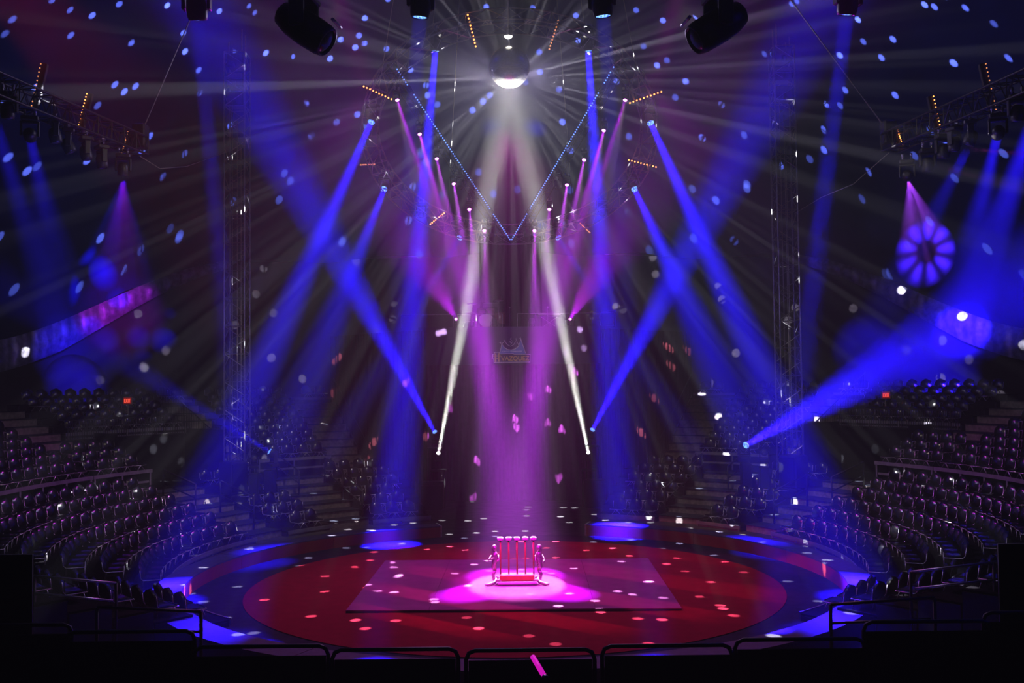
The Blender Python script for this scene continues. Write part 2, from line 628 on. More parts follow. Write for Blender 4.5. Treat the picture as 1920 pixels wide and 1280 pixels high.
def tier_block(name, label, sg, a0, a1, rows, rf, zf, dr, group, fascia=True, base=0.0, step=1.5):
    am = (a0 + a1) / 2
    t = thing(name, label, 'grandstand', polar(rf(rows[0]), sg * am, 0), group)
    for i in rows:
        r0, r1 = rf(i) - dr * .5, rf(i) + dr * .5
        z = zf(i)
        tr = MB().sector(CC, r0, r1 + .02, sg * a0, sg * a1, z - .035, z, step)
        # riser board below the front edge
        lo = base if i == rows[0] else zf(i) - .21
        if i != rows[0] or not fascia:
            tr.sector(CC, r0 + .01, r0 + .03, sg * a0, sg * a1, lo, z - .03, step)
        part('tier', tr, M['tiers'], t)
    # end frames
    for a in (a0, a1):
        e = MB()
        for i in rows:
            e.sector(CC, rf(i) - dr * .48, rf(i) + dr * .48, sg * a - .1, sg * a + .1, base, zf(i) - .036, 1)
        part('end_panel', e, M['black'], t)
    if fascia:
        i = rows[0]
        r0 = rf(i) - dr * .5
        z = zf(i)
        f = MB().sector(CC, r0 - .03, r0, sg * a0, sg * a1, z - .075, z + .02, step)
        part('front_beam', f, M['rail_fascia'], t)
        g = MB().sector(CC, r0 + .02, r0 + .04, sg * a0, sg * a1, base, base + .045, step) if z - base < .35 else \
            MB().sector(CC, r0 + .02, r0 + .04, sg * a0, sg * a1, base + .18, base + .24, step)
        part('lower_beam', g, M['rail_fascia'], t)
        L = rad(a1 - a0) * r0
        m = max(2, int(L / .9) + 1)
        for k in range(m):
            a = a0 + .3 + (a1 - a0 - .6) * k / (m - 1)
            p0 = polar(r0 - .005, sg * a, base); p1 = polar(r0 - .005, sg * a, z - .03)
            part('leg', MB().tube([p0, p1], .028, 4, smooth=False), M['rail_fascia'], t)
    return t


def stair(name, label, sg, a0, a1, r0, r1, z0, z1, nst, group):
    t = thing(name, label, 'stairs', polar(r0, sg * (a0 + a1) / 2, 0), group)
    for i in range(nst):
        ra = r0 + (r1 - r0) * i / nst
        rb = r0 + (r1 - r0) * (i + 1) / nst
        z = z0 + (z1 - z0) * (i + 1) / nst
        st = part('step', MB().sector(CC, ra, rb + .02, sg * a0, sg * a1, max(0, z - .40), z - .022, 1.5), M['steps'], t)
        part('tread', MB().sector(CC, ra - .025, rb + .02, sg * a0, sg * a1, z - .02, z, 1.5), M['stepedge'], st)
    return t


def handrail(label, pts_base, h, group, mt='black', mid=True, rr=.024):
    """posts at each base point, rail on top."""
    t = thing('handrail', label, 'handrail', pts_base[0], group)
    tops = [p + Vector((0, 0, h)) for p in pts_base]
    for p, q in zip(pts_base, tops):
        part('post', MB().tube([p, q], rr, 6), M[mt], t)
    part('top_rail', MB().tube(tops, rr, 6), M[mt], t)
    if mid:
        part('mid_rail', MB().tube([p + Vector((0, 0, h * .55)) for p in pts_base], rr * .85, 6), M[mt], t)
    return t


GB = 'grandstand seating blocks'
GS = 'wooden grandstand stairs'
for sg in (-1, 1):
    S = SIDE[sg]
    tier_block('lower_stand', 'dark lower seating block nearest the ring on the %s side' % S, sg, 64.5, 116, range(6), rlow, zlow, .70, GB)
    tier_block('lower_stand', 'narrow dark lower seating block behind the lattice mast on the %s' % S, sg, 44, 55.5, range(6), rlow, zlow, .70, GB)
    tier_block('lower_stand', 'small dark lower seating block beside the curtain on the %s' % S, sg, 19.5, 33.5, range(6), rlow, zlow, .70, GB)
    tier_block('lower_stand', 'dark lower seating block nearest the camera on the %s' % S, sg, 124, 139, range(6), rlow, zlow, .70, GB)
    tier_block('upper_stand', 'large dark upper seating block at the %s edge of the view' % S, sg, 72, 104, range(10), rup, zup, .48, GB, base=1.2)
    tier_block('upper_stand', 'three row upper seating block beside the exit passage on the %s' % S, sg, 61.5, 71.9, range(3), rup, zup, .48, GB, base=1.2)
    tier_block('upper_stand', 'upper seating block above the exit passage on the %s' % S, sg, 48.3, 65.8, range(5, 10), rup, zup, .48, GB, base=2.6)
    tier_block('upper_stand', 'upper seating block between two stairs on the %s' % S, sg, 30.9, 43.4, range(10), rup, zup, .48, GB, base=1.2)
    # walkway between lower and upper stands
    w = MB().sector(CC, rlow(5) + .37, rup(0) - .29, sg * 19.5, sg * 116, 1.10, 1.17, 2)
    solo('walkway', w, M['tiers'], 'dark walkway between lower and upper seats on the %s' % S, 'walkway', loc=tuple(polar(11.8, sg * 60, 1.1)))
    stair('lower_stair', 'wooden lower stairs between the side seats and the mast on the %s' % S, sg, 55.8, 64.2, 7.7, 11.6, 0, 1.17, 6, GS)
    stair('lower_stair', 'wooden lower stairs beside the small back block on the %s' % S, sg, 33.8, 43.7, 7.7, 11.6, 0, 1.17, 6, GS)
    stair('upper_stair', 'wooden upper stairs beside the dark drape on the %s' % S, sg, 25, 30.6, 11.9, 16.3, 1.2, 3.45, 9, GS)
    stair('upper_stair', 'narrow wooden upper stairs beside the barred fence on the %s' % S, sg, 43.7, 48.0, 11.9, 16.3, 1.2, 3.45, 9, GS)
    stair('upper_stair', 'wooden upper stairs at the outer %s above the three row block' % S, sg, 66.1, 71.7, 13.4, 16.3, 2.16, 3.45, 6, GS)
    # landing of the top row across the stairs
    for k, (a0, a1, wh) in enumerate(((25, 30.6, 'beside the drape'), (43.7, 48.0, 'beside the barred fence'))):
        t = thing('landing', 'dark top landing above the upper stairs %s on the %s' % (wh, S), 'platform', polar(16.6, sg * (a0 + a1) / 2, 1.2), 'top landings')
        part('deck', MB().sector(CC, 16.35, 16.9, sg * a0, sg * a1, 3.56, 3.63, 1.5), M['tiers'], t)
        part('front_beam', MB().sector(CC, 16.32, 16.35, sg * a0, sg * a1, 3.55, 3.65, 1.5), M['rail_fascia'], t)
        part('support', MB().sector(CC, 16.6, 16.7, sg * a0, sg * a1, 0, 3.55, 1.5), M['black'], t)
    # exit passage below the upper block
    t = thing('exit_passage', 'black cloth walls around the exit passage on the %s' % S, 'passage', polar(12.6, sg * 56, 1.17))
    part('side_wall', MB().sector(CC, 12.0, 14.4, sg * 48.3, sg * 48.6, 1.17, 2.75), M['blackcloth'], t)
    part('side_wall', MB().sector(CC, 13.3, 14.4, sg * 61.5, sg * 61.8, 1.17, 2.75), M['blackcloth'], t)
    part('back_wall', MB().sector(CC, 14.3, 14.4, sg * 48.6, sg * 61.5, 1.17, 2.75), M['blackcloth'], t)
    part('floor_panel', MB().sector(CC, 12.0, 14.3, sg * 48.3, sg * 61.5, 1.10, 1.17), M['blackcloth'], t)
    # barred guard fences around it
    def fence(label, line, h, nb, grp):
        t = thing('barred_fence', label, 'fence', line[0], grp)
        part('top_rail', MB().tube([p + Vector((0, 0, h)) for p in line], .02, 6), M['trussdark'], t)
        part('bottom_rail', MB().tube([p + Vector((0, 0, .05)) for p in line], .02, 6), M['trussdark'], t)
        segs = [(line[i + 1] - line[i]).length for i in range(len(line) - 1)]
        tot = sum(segs)
        for k in range(nb):
            d = tot * k / (nb - 1)
            i = 0
            while i < len(segs) - 1 and d > segs[i]:
                d -= segs[i]; i += 1
            p = line[i].lerp(line[i + 1], min(1, d / segs[i]))
            part('bar', MB().tube([p, p + Vector((0, 0, h))], .011, 4, smooth=False), M['trussdark'], t)
    GF = 'barred guard fences'
    fence('barred guard fence across the front above the exit passage on the %s' % S, [polar(14.22, sg * a, 2.55) for a in (48.6, 52, 56, 60, 65.6)], .62, 52, GF)
    fence('sloping barred fence beside the narrow upper stairs on the %s' % S, [polar(12.1, sg * 48.15, 1.5), polar(14.2, sg * 48.15, 2.5), polar(16.2, sg * 48.15, 3.5)], .85, 40, GF)
    fence('sloping barred fence between the upper stairs and drape on the %s' % S, [polar(12.0, sg * 24.7, 1.3), polar(14.2, sg * 24.7, 2.4), polar(16.4, sg * 24.7, 3.5)], .85, 34, GF)
    # handrails on the stairs
    GH = 'black stair handrails'
    def zl(r): return max(0, min(1.17, (r - 7.7) / 3.9 * 1.17))
    handrail('black handrail at the upper end of the stairs beside the %s side seats' % S, [polar(r, sg * 63.9, zl(r)) for r in (9.7, 10.9)], .85, GH)
    handrail('black handrail at the lower end of the stairs beside the %s side seats' % S, [polar(r, sg * 59.0, zl(r)) for r in (8.3, 9.6)], .9, GH)
    handrail('black handrail at the top of the stairs beside the %s back block' % S, [polar(r, sg * 41.5, zl(r)) for r in (9.9, 11.3)], .85, GH)
    handrail('black handrail at the foot of the stairs beside the %s back block' % S, [polar(r, sg * 34.2, zl(r)) for r in (8.0, 9.4, 10.8)], .85, GH)
    # exit sign on its post
    p = at(239 if sg < 0 else 1661, 751 if sg < 0 else 740.5, 11.2)
    zb = 1.17
    t = thing('exit_sign', 'lit red exit sign on a thin post among the %s seats' % S, 'exit sign', (p.x, p.y, zb), 'exit signs')
    part('post', MB().tube([(p.x, p.y + .05, zb), (p.x, p.y + .05, p.z)], .022, 6), M['exitcase'], t)
    part('case', MB().box((p.x, p.y + .03, p.z), (.30, .07, .25), bev=.01), M['exitcase'], t)
    part('lit_panel', MB().box((p.x, p.y - .008, p.z), (.25, .012, .195)), M['exitlit'], t)
    lt = MB()
    hh, ww, th = .12, .042, .013
    def lb(cx, cz, w, h, R=None): lt.box((p.x + cx, p.y - .018, p.z + cz), (w, .008, h), R)
    x0 = -.09
    lb(x0, 0, th, hh); [lb(x0 + ww / 2 - .004, q, ww, th) for q in (-hh / 2 + th / 2, 0, hh / 2 - th / 2)]
    for an in (-1, 1): lb(x0 + .07, 0, th, hh * 1.08, Matrix.Rotation(an * .42, 3, 'Y'))
    lb(x0 + .12, 0, th, hh)
    lb(x0 + .165, 0, th, hh); lb(x0 + .165, hh / 2 - th / 2, .05, th)
    part('letters', lt, M['exitletter'], t)


# ------------------------------------------------------------------ seats
def seat_parts(parent=None):
    """bucket seat facing -y, tread level at z = 0."""
    W = .40
    out = {}
    b = MB()
    def shell(off):
        rows = []
        for i in range(9):
            t = i / 8
            z = .17 + .30 * t
            half = W / 2 * (1 if t < .45 else math.sqrt(max(.02, 1 - ((t - .45) / .57) ** 2.2)))
            row = []
            for k in range(9):
                u = -1 + k / 4
                bulge = .075 * (1 - u * u) * math.sin(PI * (.18 + .72 * t))
                row.append((half * u, .13 + .06 * t - bulge + off + .02 * u * u, z - .012 * u * u * t))
            rows.append(row)
        return rows
    f, k = shell(0), shell(.028)
    b.grid(f, flip=False)
    b.grid(k, flip=True)
    edge_f = [r[0] for r in f] + f[-1][1:] + [r[-1] for r in f[::-1]][1:] + f[0][::-1][1:-1]
    edge_k = [r[0] for r in k] + k[-1][1:] + [r[-1] for r in k[::-1]][1:] + k[0][::-1][1:-1]
    m = len(edge_f)
    b.add(edge_f + edge_k, [[i, (i + 1) % m, m + (i + 1) % m, m + i] for i in range(m)], True)
    out['backrest'] = (b, 'seat')
    s = MB()
    for zz, fl_ in ((.185, False), (.155, True)):
        rows = []
        for i in range(7):
            t = i / 6
            y = -.20 + .34 * t
            half = W / 2 * (.86 + .14 * min(1, t * 2))
            rows.append([(half * u, y, zz - .018 * (1 - u * u) * math.sin(PI * t) - (.03 if t == 0 else 0) * .5) for u in [-1, -.66, -.33, 0, .33, .66, 1]])
        s.grid(rows, flip=fl_)
    s.box((0, -.195, .166), (W * .84, .02, .03), bev=.008)
    for q in (-1, 1): s.box((q * W * .47, -.02, .168), (.02, .30, .03), bev=.008)
    out['seat'] = (s, 'seat')
    fr = MB()
    fr.tube([(-.20, -.205, .148), (.20, -.205, .148)], .010, 5)
    fr.tube([(-.20, .12, .148), (.20, .12, .148)], .010, 5)
    for q in (-1, 1): fr.tube([(q * .2, -.205, .148), (q * .2, .12, .148), (q * .2, .17, .20), (q * .2, .19, .36)], .010, 5)
    out['frame'] = (fr, 'brace')
    br = MB()
    br.tube([(-.13, -.21, .005), (-.012, -.205, .142), (.012, -.205, .142), (.13, -.21, .005)], .012, 5)
    out['brace'] = (br, 'brace')
    rb_ = MB()
    rb_.tube([(-.13, .13, .005), (-.012, .12, .142), (.012, .12, .142), (.13, .13, .005)], .010, 5)
    out['rear_brace'] = (rb_, 'brace')
    return out


def low_seat():
    """the same seat with fewer faces."""
    return seat_parts()


cand = []
def fill(sg, key, where, a0, a1, rows, rf, zf, edge_low=True, pitch=.50, jitter=True):
    for i in rows:
        r = rf(i) + .02
        L = rad(a1 - a0) * r
        m = int((L - .15) / pitch)
        for k in range(m):
            off = (k + .5) * pitch + .08
            a = a0 + math.degrees(off / r) if edge_low else a1 - math.degrees(off / r)
            p = polar(r, sg * a, zf(i))
            x, y, d = proj(p + Vector((0, 0, .35)))
            if d < .5 or x < -15 or x > 1935 or y > 1262: continue
            cand.append(dict(p=p, a=sg * a, d=d, x=x, y=y, key=key, sg=sg, where=where, row=i - rows[0], col=k))


for sg in (-1, 1):
    S = SIDE[sg]
    fill(sg, 'A', '%s side lower stand' % S, 64.7, 115.8, range(6), rlow, zlow)
    fill(sg, 'B', '%s lower stand behind the mast' % S, 44.1, 55.4, range(6), rlow, zlow)
    fill(sg, 'C', '%s back lower stand by curtain' % S, 20.5, 33.4, range(6), rlow, zlow, False)
    fill(sg, 'N', '%s near lower stand' % S, 124.3, 138.7, range(6), rlow, zlow)
    fill(sg, 'U', '%s outer upper stand' % S, 72.1, 103.8, range(10), rup, zup)
    fill(sg, 'V', '%s three row upper stand' % S, 61.6, 71.8, range(3), rup, zup)
    fill(sg, 'T', '%s upper stand over passage' % S, 48.5, 65.6, range(5, 10), rup, zup)
    fill(sg, 'W', '%s upper stand between stairs' % S, 31.0, 43.3, range(10), rup, zup)
    # top row continues over the landings
    fill(sg, 'X', '%s top landing by the drape' % S, 25.1, 30.5, range(9, 10), lambda j: 16.6, lambda j: 3.63)
    fill(sg, 'Y', '%s top landing by the fence' % S, 43.8, 47.9, range(9, 10), lambda j: 16.6, lambda j: 3.63)

cand.sort(key=lambda c: c['d'])
# seats that the black barriers hide in the near stands are left out
SP = seat_parts()
proto = {k: (mb.mesh(k), M[m]) for k, (mb, m) in SP.items()}
for k, (me, m_) in proto.items(): me.materials.append(m_)
near = cand[:300]
far = cand[300:]
proto_root = None
proto_kids = []
for c in near:
    lab = 'black seat in %s, %s row up, %s from the %s' % (c['where'], ORD[c['row']], ORD[c['col']], 'passage' if c['key'] == 'V' else 'stairs')
    grp = 'black bucket seats in the stands'
    if proto_root is None:
        o = thing('bucket_seat', lab, 'seat', (0, 0, 0), grp)
        proto_root = o
        for k, (me, m_) in proto.items():
            q = bpy.data.objects.new(k, me)
            COL.objects.link(q)
            q.parent = o
            proto_kids.append(q)
    else:
        o = proto_root.copy()
        COL.objects.link(o)
        o['label'] = lab
        for kq in proto_kids:
            q = kq.copy()
            q.parent = o
            COL.objects.link(q)
    o.location = c['p']
    o.rotation_euler = (0, 0, -rad(c['a']))
allm = {'seat': MB(), 'brace': MB()}
for c in far:
    R = Matrix.Rotation(-rad(c['a']), 3, 'Z')
    for k, (mb, m_) in SP.items():
        tgt = allm[m_]
        n0 = len(tgt.v)
        tgt.v += [tuple(c['p'] + R @ Vector(v)) for v in mb.v]
        tgt.f += [[i + n0 for i in f] for f in mb.f]
        tgt.sm += mb.sm
far_o = solo('distant_seats', allm['seat'], M['seat'], 'rows of small black seats filling the distant upper stands', 'seats', kind='stuff', loc=(0, 0, 0))
part('brace', allm['brace'], M['brace'], far_o)['kind'] = 'stuff'
NSEATS = (len(near), len(far))
print('SEATS', NSEATS)


# ------------------------------------------------------------------ trusses
def truss_parts(t, stations, rc, rl, m, bays=True, mats=None):
    """stations: list of 4-corner frames; chords as four parts, lacing as one."""
    for k in range(4):
        part('chord', MB().tube([s[k] for s in stations], rc, 6), m, t)
    l = MB()
    for i in range(len(stations)):
        s = stations[i]
        for k in range(4):
            if i % 2 == 0: l.tube([s[k], s[(k + 1) % 4]], rl, 4, smooth=False, cap=False)
            if i < len(stations) - 1:
                n_ = stations[i + 1]
                a, b = (k, (k + 1) % 4) if i % 2 == 0 else ((k + 1) % 4, k)
                l.tube([s[a], n_[b]], rl, 4, smooth=False, cap=False)
    part('lacing', l, m, t)


def straight_stations(p, q, w, n, up=Vector((0, 0, 1))):
    p, q = Vector(p), Vector(q)
    d = (q - p).normalized()
    if abs(d.z) > .9:
        u, v = Vector((1, 0, 0)), Vector((0, 1, 0))
    else:
        u = d.cross(up).normalized(); v = u.cross(d).normalized()
    st = []
    for i in range(n + 1):
        c = p.lerp(q, i / n)
        st.append([c + u * w / 2 * a + v * w / 2 * b for a, b in ((-1, -1), (1, -1), (1, 1), (-1, 1))])
    return st


# king pole masts
for sg in (-1, 1):
    S = SIDE[sg]
    bx_, by_ = sg * 8.45 + .01, 9.75
    t = thing('lattice_mast', 'tall aluminium lattice mast standing among the %s seats' % S, 'mast', (bx_, by_, 1.17), 'lattice masts')
    ztop = 14.4
    truss_parts(t, straight_stations((bx_, by_, .02), (bx_ , by_, ztop), .62, 34), .028, .013, M['truss'])
    part('base_plate', MB().box((bx_, by_, .03), (.9, .9, .05), bev=.01), M['black'], t)
    for dx in (-.2, .2):
        for dy in (-.2, .2):
            part('upper_tube', MB().tube([(bx_ + dx, by_ + dy, ztop), (bx_ + dx, by_ + dy, 16.2)], .02, 6), M['truss'], t)
    for zz in (12.95, 13.55, 14.15):
        part('sleeve_block', MB().box((bx_, by_, zz), (.50, .50, .42), bev=.02), M['trussdark'], t)
    for zz in (12.7, 13.3, 13.9):
        part('pulley', MB().lathe((bx_ - .06, by_ - .32, zz + .1), (1, 0, 0), [(.07, 0), (.09, .02), (.09, .08), (.07, .1)], 12), M['black'], t)
    for k, (dx, dy) in enumerate(((-.12, -.1), (.02, -.05), (.1, .08))):
        part('cable', MB().tube([(bx_ + dx, by_ + dy, .06), (bx_ + dx, by_ + dy, 13.1 - k * .8)], .014, 5), M['rope'], t)

# tilted ceiling ring
RC, RT = Vector((0, 7.25, 11.0)), 3.95
TILT = math.atan2(-2.2, 3.25)      # direction from centre to the far, low end
vdir = Vector((0, math.cos(TILT), math.sin(TILT)))
ndir = Vector((0, -math.sin(TILT), math.cos(TILT)))


def ring_pt(a, r=RT, h=0.0):
    """a: degrees, 0 at the near high end, positive to the right."""
    return RC + Vector((1, 0, 0)) * (r * math.sin(rad(a))) - vdir * (r * math.cos(rad(a))) + ndir * h


t = thing('truss_ring', 'tilted round aluminium truss ring hanging above the mirror ball', 'truss ring', RC)
st = []
for k in range(49):
    a = 7.5 * k
    st.append([ring_pt(a, RT + dx, dz) for dx, dz in ((-.22, -.2), (.22, -.2), (.22, .25), (-.22, .25))])
truss_parts(t, st, .022, .012, M['truss'])
for a in (-150, -90, -30, 30, 90, 150):
    p = ring_pt(a, RT, .25)
    part('suspension_cable', MB().tube([p, Vector((p.x * .55, p.y * .6, 18.6))], .010, 4, smooth=False), M['rope'], t)
# V shaped truss under the ring
TIP = ring_pt(180, RT - .1, -.28)
for sg in (-1, 1):
    S = SIDE[sg]
    top = at(745 if sg < 0 else 1150, 131 if sg < 0 else 127, 5.3)
    tipx = TIP + Vector((sg * .03, 0, 0))
    t = thing('light_strip_truss', '%s arm of the V shaped truss with a blue light strip' % S, 'truss', top, 'V shaped light trusses')
    d = (tipx - top)
    st = straight_stations(top + Vector((sg * .22, .1, .12)), tipx + Vector((sg * .2, .1, .12)), .24, 26)
    truss_parts(t, st, .014, .007, M['trussdark'])
    for k in range(78):
        f = k / 77
        if .085 < f < .12 or .80 < f < .83: continue
        part('bulb', MB().ball(top.lerp(tipx, f) + Vector((0, -.05, 0)), .018, 6, 4), M['led_bl'], t)
    part('strip_channel', MB().tube([top, tipx], .016, 4, smooth=False), M['black'], t)


# ------------------------------------------------------------------ moving heads
def moving_head(label, lens, target, lens_mat, group, scale=1.0, hang=True, drop=None, name='moving_head', long=1.0):
    lens = Vector(lens)
    d = (Vector(target) - lens).normalized()
    s = scale
    up = Vector((0, 0, 1 if hang else -1))
    side = up.cross(d)
    side = side.normalized() if side.length > .05 else Vector((1, 0, 0))
    piv = lens - d * (.16 * s * long)
    base_c = piv + up * (.33 * s)
    t = thing(name, label, 'stage light', base_c if hang else base_c - Vector((0, 0, .05 * s)), group)
    h = MB().lathe(lens, d, [(.05 * s, -.33 * s * long), (.095 * s, -.31 * s * long), (.125 * s, -.24 * s * long), (.135 * s, -.14 * s * long), (.130 * s, -.05 * s), (.118 * s, 0), (.105 * s, .004 * s), (.103 * s, -.02 * s)], 16)
    ho = part('head', h, M['castblack'], t)
    part('lens', MB().lathe(lens, d, [(.10 * s, -.022 * s), (.095 * s, -.008 * s), (.05 * s, .0), (.005, .003 * s)], 20), lens_mat, ho)
    y = MB()
    fwd = side.cross(up).normalized()
    R = Matrix((side, fwd, up)).transposed()
    for q in (-1, 1):
        y.box(piv + side * (q * .165 * s) + up * (.11 * s), (.045 * s, .12 * s, .30 * s), R, bev=.012 * s)
    y.box(piv + up * (.245 * s), (.38 * s, .14 * s, .05 * s), R, bev=.012 * s)
    part('yoke', y, M['castblack'], t)
    part('base', MB().box(base_c, (.34 * s, .26 * s, .10 * s), R, bev=.02 * s), M['castblack'], t)
    if hang:
        c = MB()
        for q in (-1, 1):
            c.tube([base_c + side * (q * .1 * s) + up * (.05 * s), base_c + side * (q * .1 * s) + up * (.05 * s + (drop or .12 * s))], .016, 6)
            c.lathe(base_c + side * (q * .1 * s) + up * (.05 * s + (drop or .12 * s)) - side * .02, side, [(.035, 0), (.035, .04)], 10)
        c.tube([base_c - side * (.1 * s) + up * (.06 * s), base_c + side * (.1 * s) + up * (.06 * s)], .016, 6)
        part('clamp', c, M['silver'], t)
    return t, lens + d * (.03 * s), d


BLUE = (.015, .004, 1.0)
BLUE2 = (.05, .02, 1.0)
MAG = (.56, .004, 1.0)
PINK = (1.0, .05, .75)
WHITE = (1.0, .97, .92)
BP = 1500000      # power of a blue beam


def light_head(label, lens_px, Y, tgt, kind, power, ang, group, scale=1.0, hang=True, radius=.08, blend=.35, lit=True, color=None, drop=None):
    lens = at(lens_px[0], lens_px[1], Y)
    lm = {'b': M['lens_bl'], 'm': M['lens_mg'], 'w': M['lens_wh'], 'o': M['lens_off']}[kind]
    t, o, d = moving_head(label, lens, tgt, lm, group, scale, hang, drop)
    if lit:
        col = color or {'b': BLUE, 'm': MAG, 'w': WHITE}[kind]
        beam(o, tgt, col, power * (rad(ang) ** 2) * .0085, ang * 1.25, radius)
    return t


GR = 'blue moving heads on the ceiling ring'
rb = [
    ((816, 96), 4.5, atz(735, 1000, .3), 6, 'at the upper left of the ceiling ring, beside the mirror ball'),
    ((1103, 96), 4.5, atz(1160, 985, .3), 6, 'at the upper right of the ceiling ring, beside the mirror ball'),
    ((696, 229), 6.2, atz(312, 1100, .3), 2.0, 'at the far left of the ceiling ring, aimed left'),
    ((1220, 231), 6.2, atz(1605, 1090, .3), 2.6, 'at the far right of the ceiling ring, aimed right'),
    ((720, 355), 8.6, atz(395, 1175, .3), 1.0, 'at the lower left of the ceiling ring'),
    ((1190, 355), 8.6, atz(1562, 1160, .3), 1.1, 'at the lower right of the ceiling ring'),
    ((862, 446), 10.4, atz(500, 1040, .2), .35, 'left of the V tip on the ceiling ring'),
    ((1047, 446), 10.4, atz(1425, 1022, .2), .35, 'right of the V tip on the ceiling ring'),
]
for px, Y, tg, k, wh in rb:
    light_head('blue glowing moving head ' + wh, px, Y, tg, 'b', BP * k, 5.6, GR, blend=.4)

GV = 'magenta heads along the V truss'
vl = [((745, 188), 5.6, (768, 300), .8), ((787, 252), 6.7, (838, 470), 1.2), ((819, 298), 7.5, (842, 440), .7), ((851, 345), 8.4, (866, 470), .9), ((880, 393), 9.2, (893, 520), .9), ((908, 433), 9.9, (926, 600), .7)]
vr = [((1172, 188), 5.6, (1150, 320), .6), ((1132, 245), 6.7, (1085, 480), 1.2), ((1095, 300), 7.5, (1070, 470), .9), ((1063, 347), 8.4, (1054, 470), .9), ((1030, 393), 9.2, (1026, 500), .7), ((1002, 433), 9.9, (984, 640), 1.0)]
V_LENS = []
for S, lst in (('left', vl), ('right', vr)):
    for k, (px, Y, tg, pw) in enumerate(lst):
        V_LENS.append(at(px[0], px[1], Y) + Vector((0, -.02, -.06)))
        light_head('magenta moving head, %s from the top on the %s V arm' % (ORD[k], S), px, Y, ((.9 if S == 'left' else -.9) * (1 - k * .3), -.30 + .35 * (k - 2.5), .07), 'm', 700000 * pw, 4.7, GV, .55, radius=.035, blend=.7)

# unlit heads between them
for px, Y, wh in (((862, 352), 8.4, 'left'), ((1046, 352), 8.4, 'right'), ((921, 442), 9.9, 'left near the tip'), ((988, 442), 9.9, 'right near the tip'), ((790, 405), 9.4, 'far left'), ((1130, 402), 9.4, 'far right')):
    light_head('unlit round stage light beside the V truss on the %s' % wh, px, Y, at(px[0], px[1] + 90, Y - 1.0), 'o', 0, 5, 'unlit lights near the V truss', .8, lit=False)

# orange led bars set radially on the ring
GO = 'orange led bars on the ceiling ring'
ob = [((877, 28), (892, 87), 4.0, 'upper left near the mirror ball', 0), ((1047, 39), (1030, 92), 4.0, 'upper right near the mirror ball', 1), ((682, 162), (734, 186), 5.6, 'left above the first magenta head', 0),
      ((1240, 172), (1181, 193), 5.6, 'right above the first magenta head', 0), ((1179, 300), (1230, 313), 8.0, 'lower right side', 0), ((676, 309), (702, 308), 8.0, 'lower left side', 1),
      ((807, 420), (836, 397), 10.0, 'bottom left beside the blue beams', 0), ((1088, 419), (1106, 436), 10.0, 'bottom right beside the blue beams', 1)]
for a, b, Y, wh, dim in ob:
    p, q = at(a[0], a[1], Y), at(b[0], b[1], Y + .25)
    t = thing('led_bar', 'orange led bar on the ceiling ring, ' + wh, 'led bar', p, GO)
    part('housing', MB().tube([p + Vector((0, .06, .02)), q + Vector((0, .06, .02))], .045, 6), M['black'], t)
    n_ = 10
    for k in range(n_): part('bulb', MB().ball(p.lerp(q, k / (n_ - 1)), .022, 8, 5), M['led_or_dim'] if dim else M['led_or'], t)

# mirror ball
BC, BR = at(955, 125.5, 1.2), .458
t = thing('mirror_ball', 'big mirror ball shining above the ring', 'mirror ball', BC)
mb_ = MB()
nb, na = 44, 88
for i in range(nb):
    t0, t1 = PI * i / nb, PI * (i + 1) / nb
    m_ = max(6, int(na * math.sin((t0 + t1) / 2)))
    for k in range(m_):
        a0, a1 = 2 * PI * k / m_, 2 * PI * (k + .94) / m_
        tt1 = t1 - .06 * (t1 - t0)
        vs = [BC + BR * Vector((math.sin(tq) * math.cos(aq), math.sin(tq) * math.sin(aq), math.cos(tq))) for tq, aq in ((t0, a0), (t0, a1), (tt1, a1), (tt1, a0))]
        c = sum(vs, Vector()) / 4
        nrm = (c - BC).normalized()
        j = Vector((random.gauss(0, 1), random.gauss(0, 1), random.gauss(0, 1))) * .012
        vs = [v + nrm * (j.dot((v - c)) * 1.0) for v in vs]
        mb_.add(vs, [[0, 3, 2, 1]])
part('mirror_tiles', mb_, M['mirror'], t)
part('core', MB().ball(BC, BR - .012, 24, 16), M['black'], t)
part('hanger', MB().tube([BC + Vector((0, 0, BR - .02)), BC + Vector((0, 0, BR + .26))], .012, 6).lathe(BC + Vector((0, 0, BR - .02)), (0, 0, 1), [(.06, 0), (.05, .03), (.02, .05)], 12), M['silver'], t)
zt = BC.z + BR + .26
part('motor', MB().lathe((BC.x, BC.y, zt), (0, 0, 1), [(.06, 0), (.085, .03), (.085, .15), (.05, .2)], 14), M['castblack'], t)
part('cable', MB().tube([(BC.x, BC.y, zt + .2), (BC.x, BC.y + .4, 19.2)], .014, 6), M['rope'], t)
lp = at(953, 68, 1.0)
t = thing('work_lamp', 'small white lamp hanging just above the mirror ball', 'lamp', lp)
part('shade', MB().lathe(lp, (0, 0, 1), [(.10, 0), (.085, .05), (.05, .11), (.03, .16)], 14), M['castblack'], t)
part('bulb', MB().lathe(lp + Vector((0, 0, .0)), (0, 0, -1), [(.095, 0), (.085, .02), (.04, .05)], 14), M['lamp'], t)
part('stem', MB().tube([lp + Vector((0, 0, .15)), Vector((lp.x, lp.y, 19.3))], .012, 5), M['rope'], t)

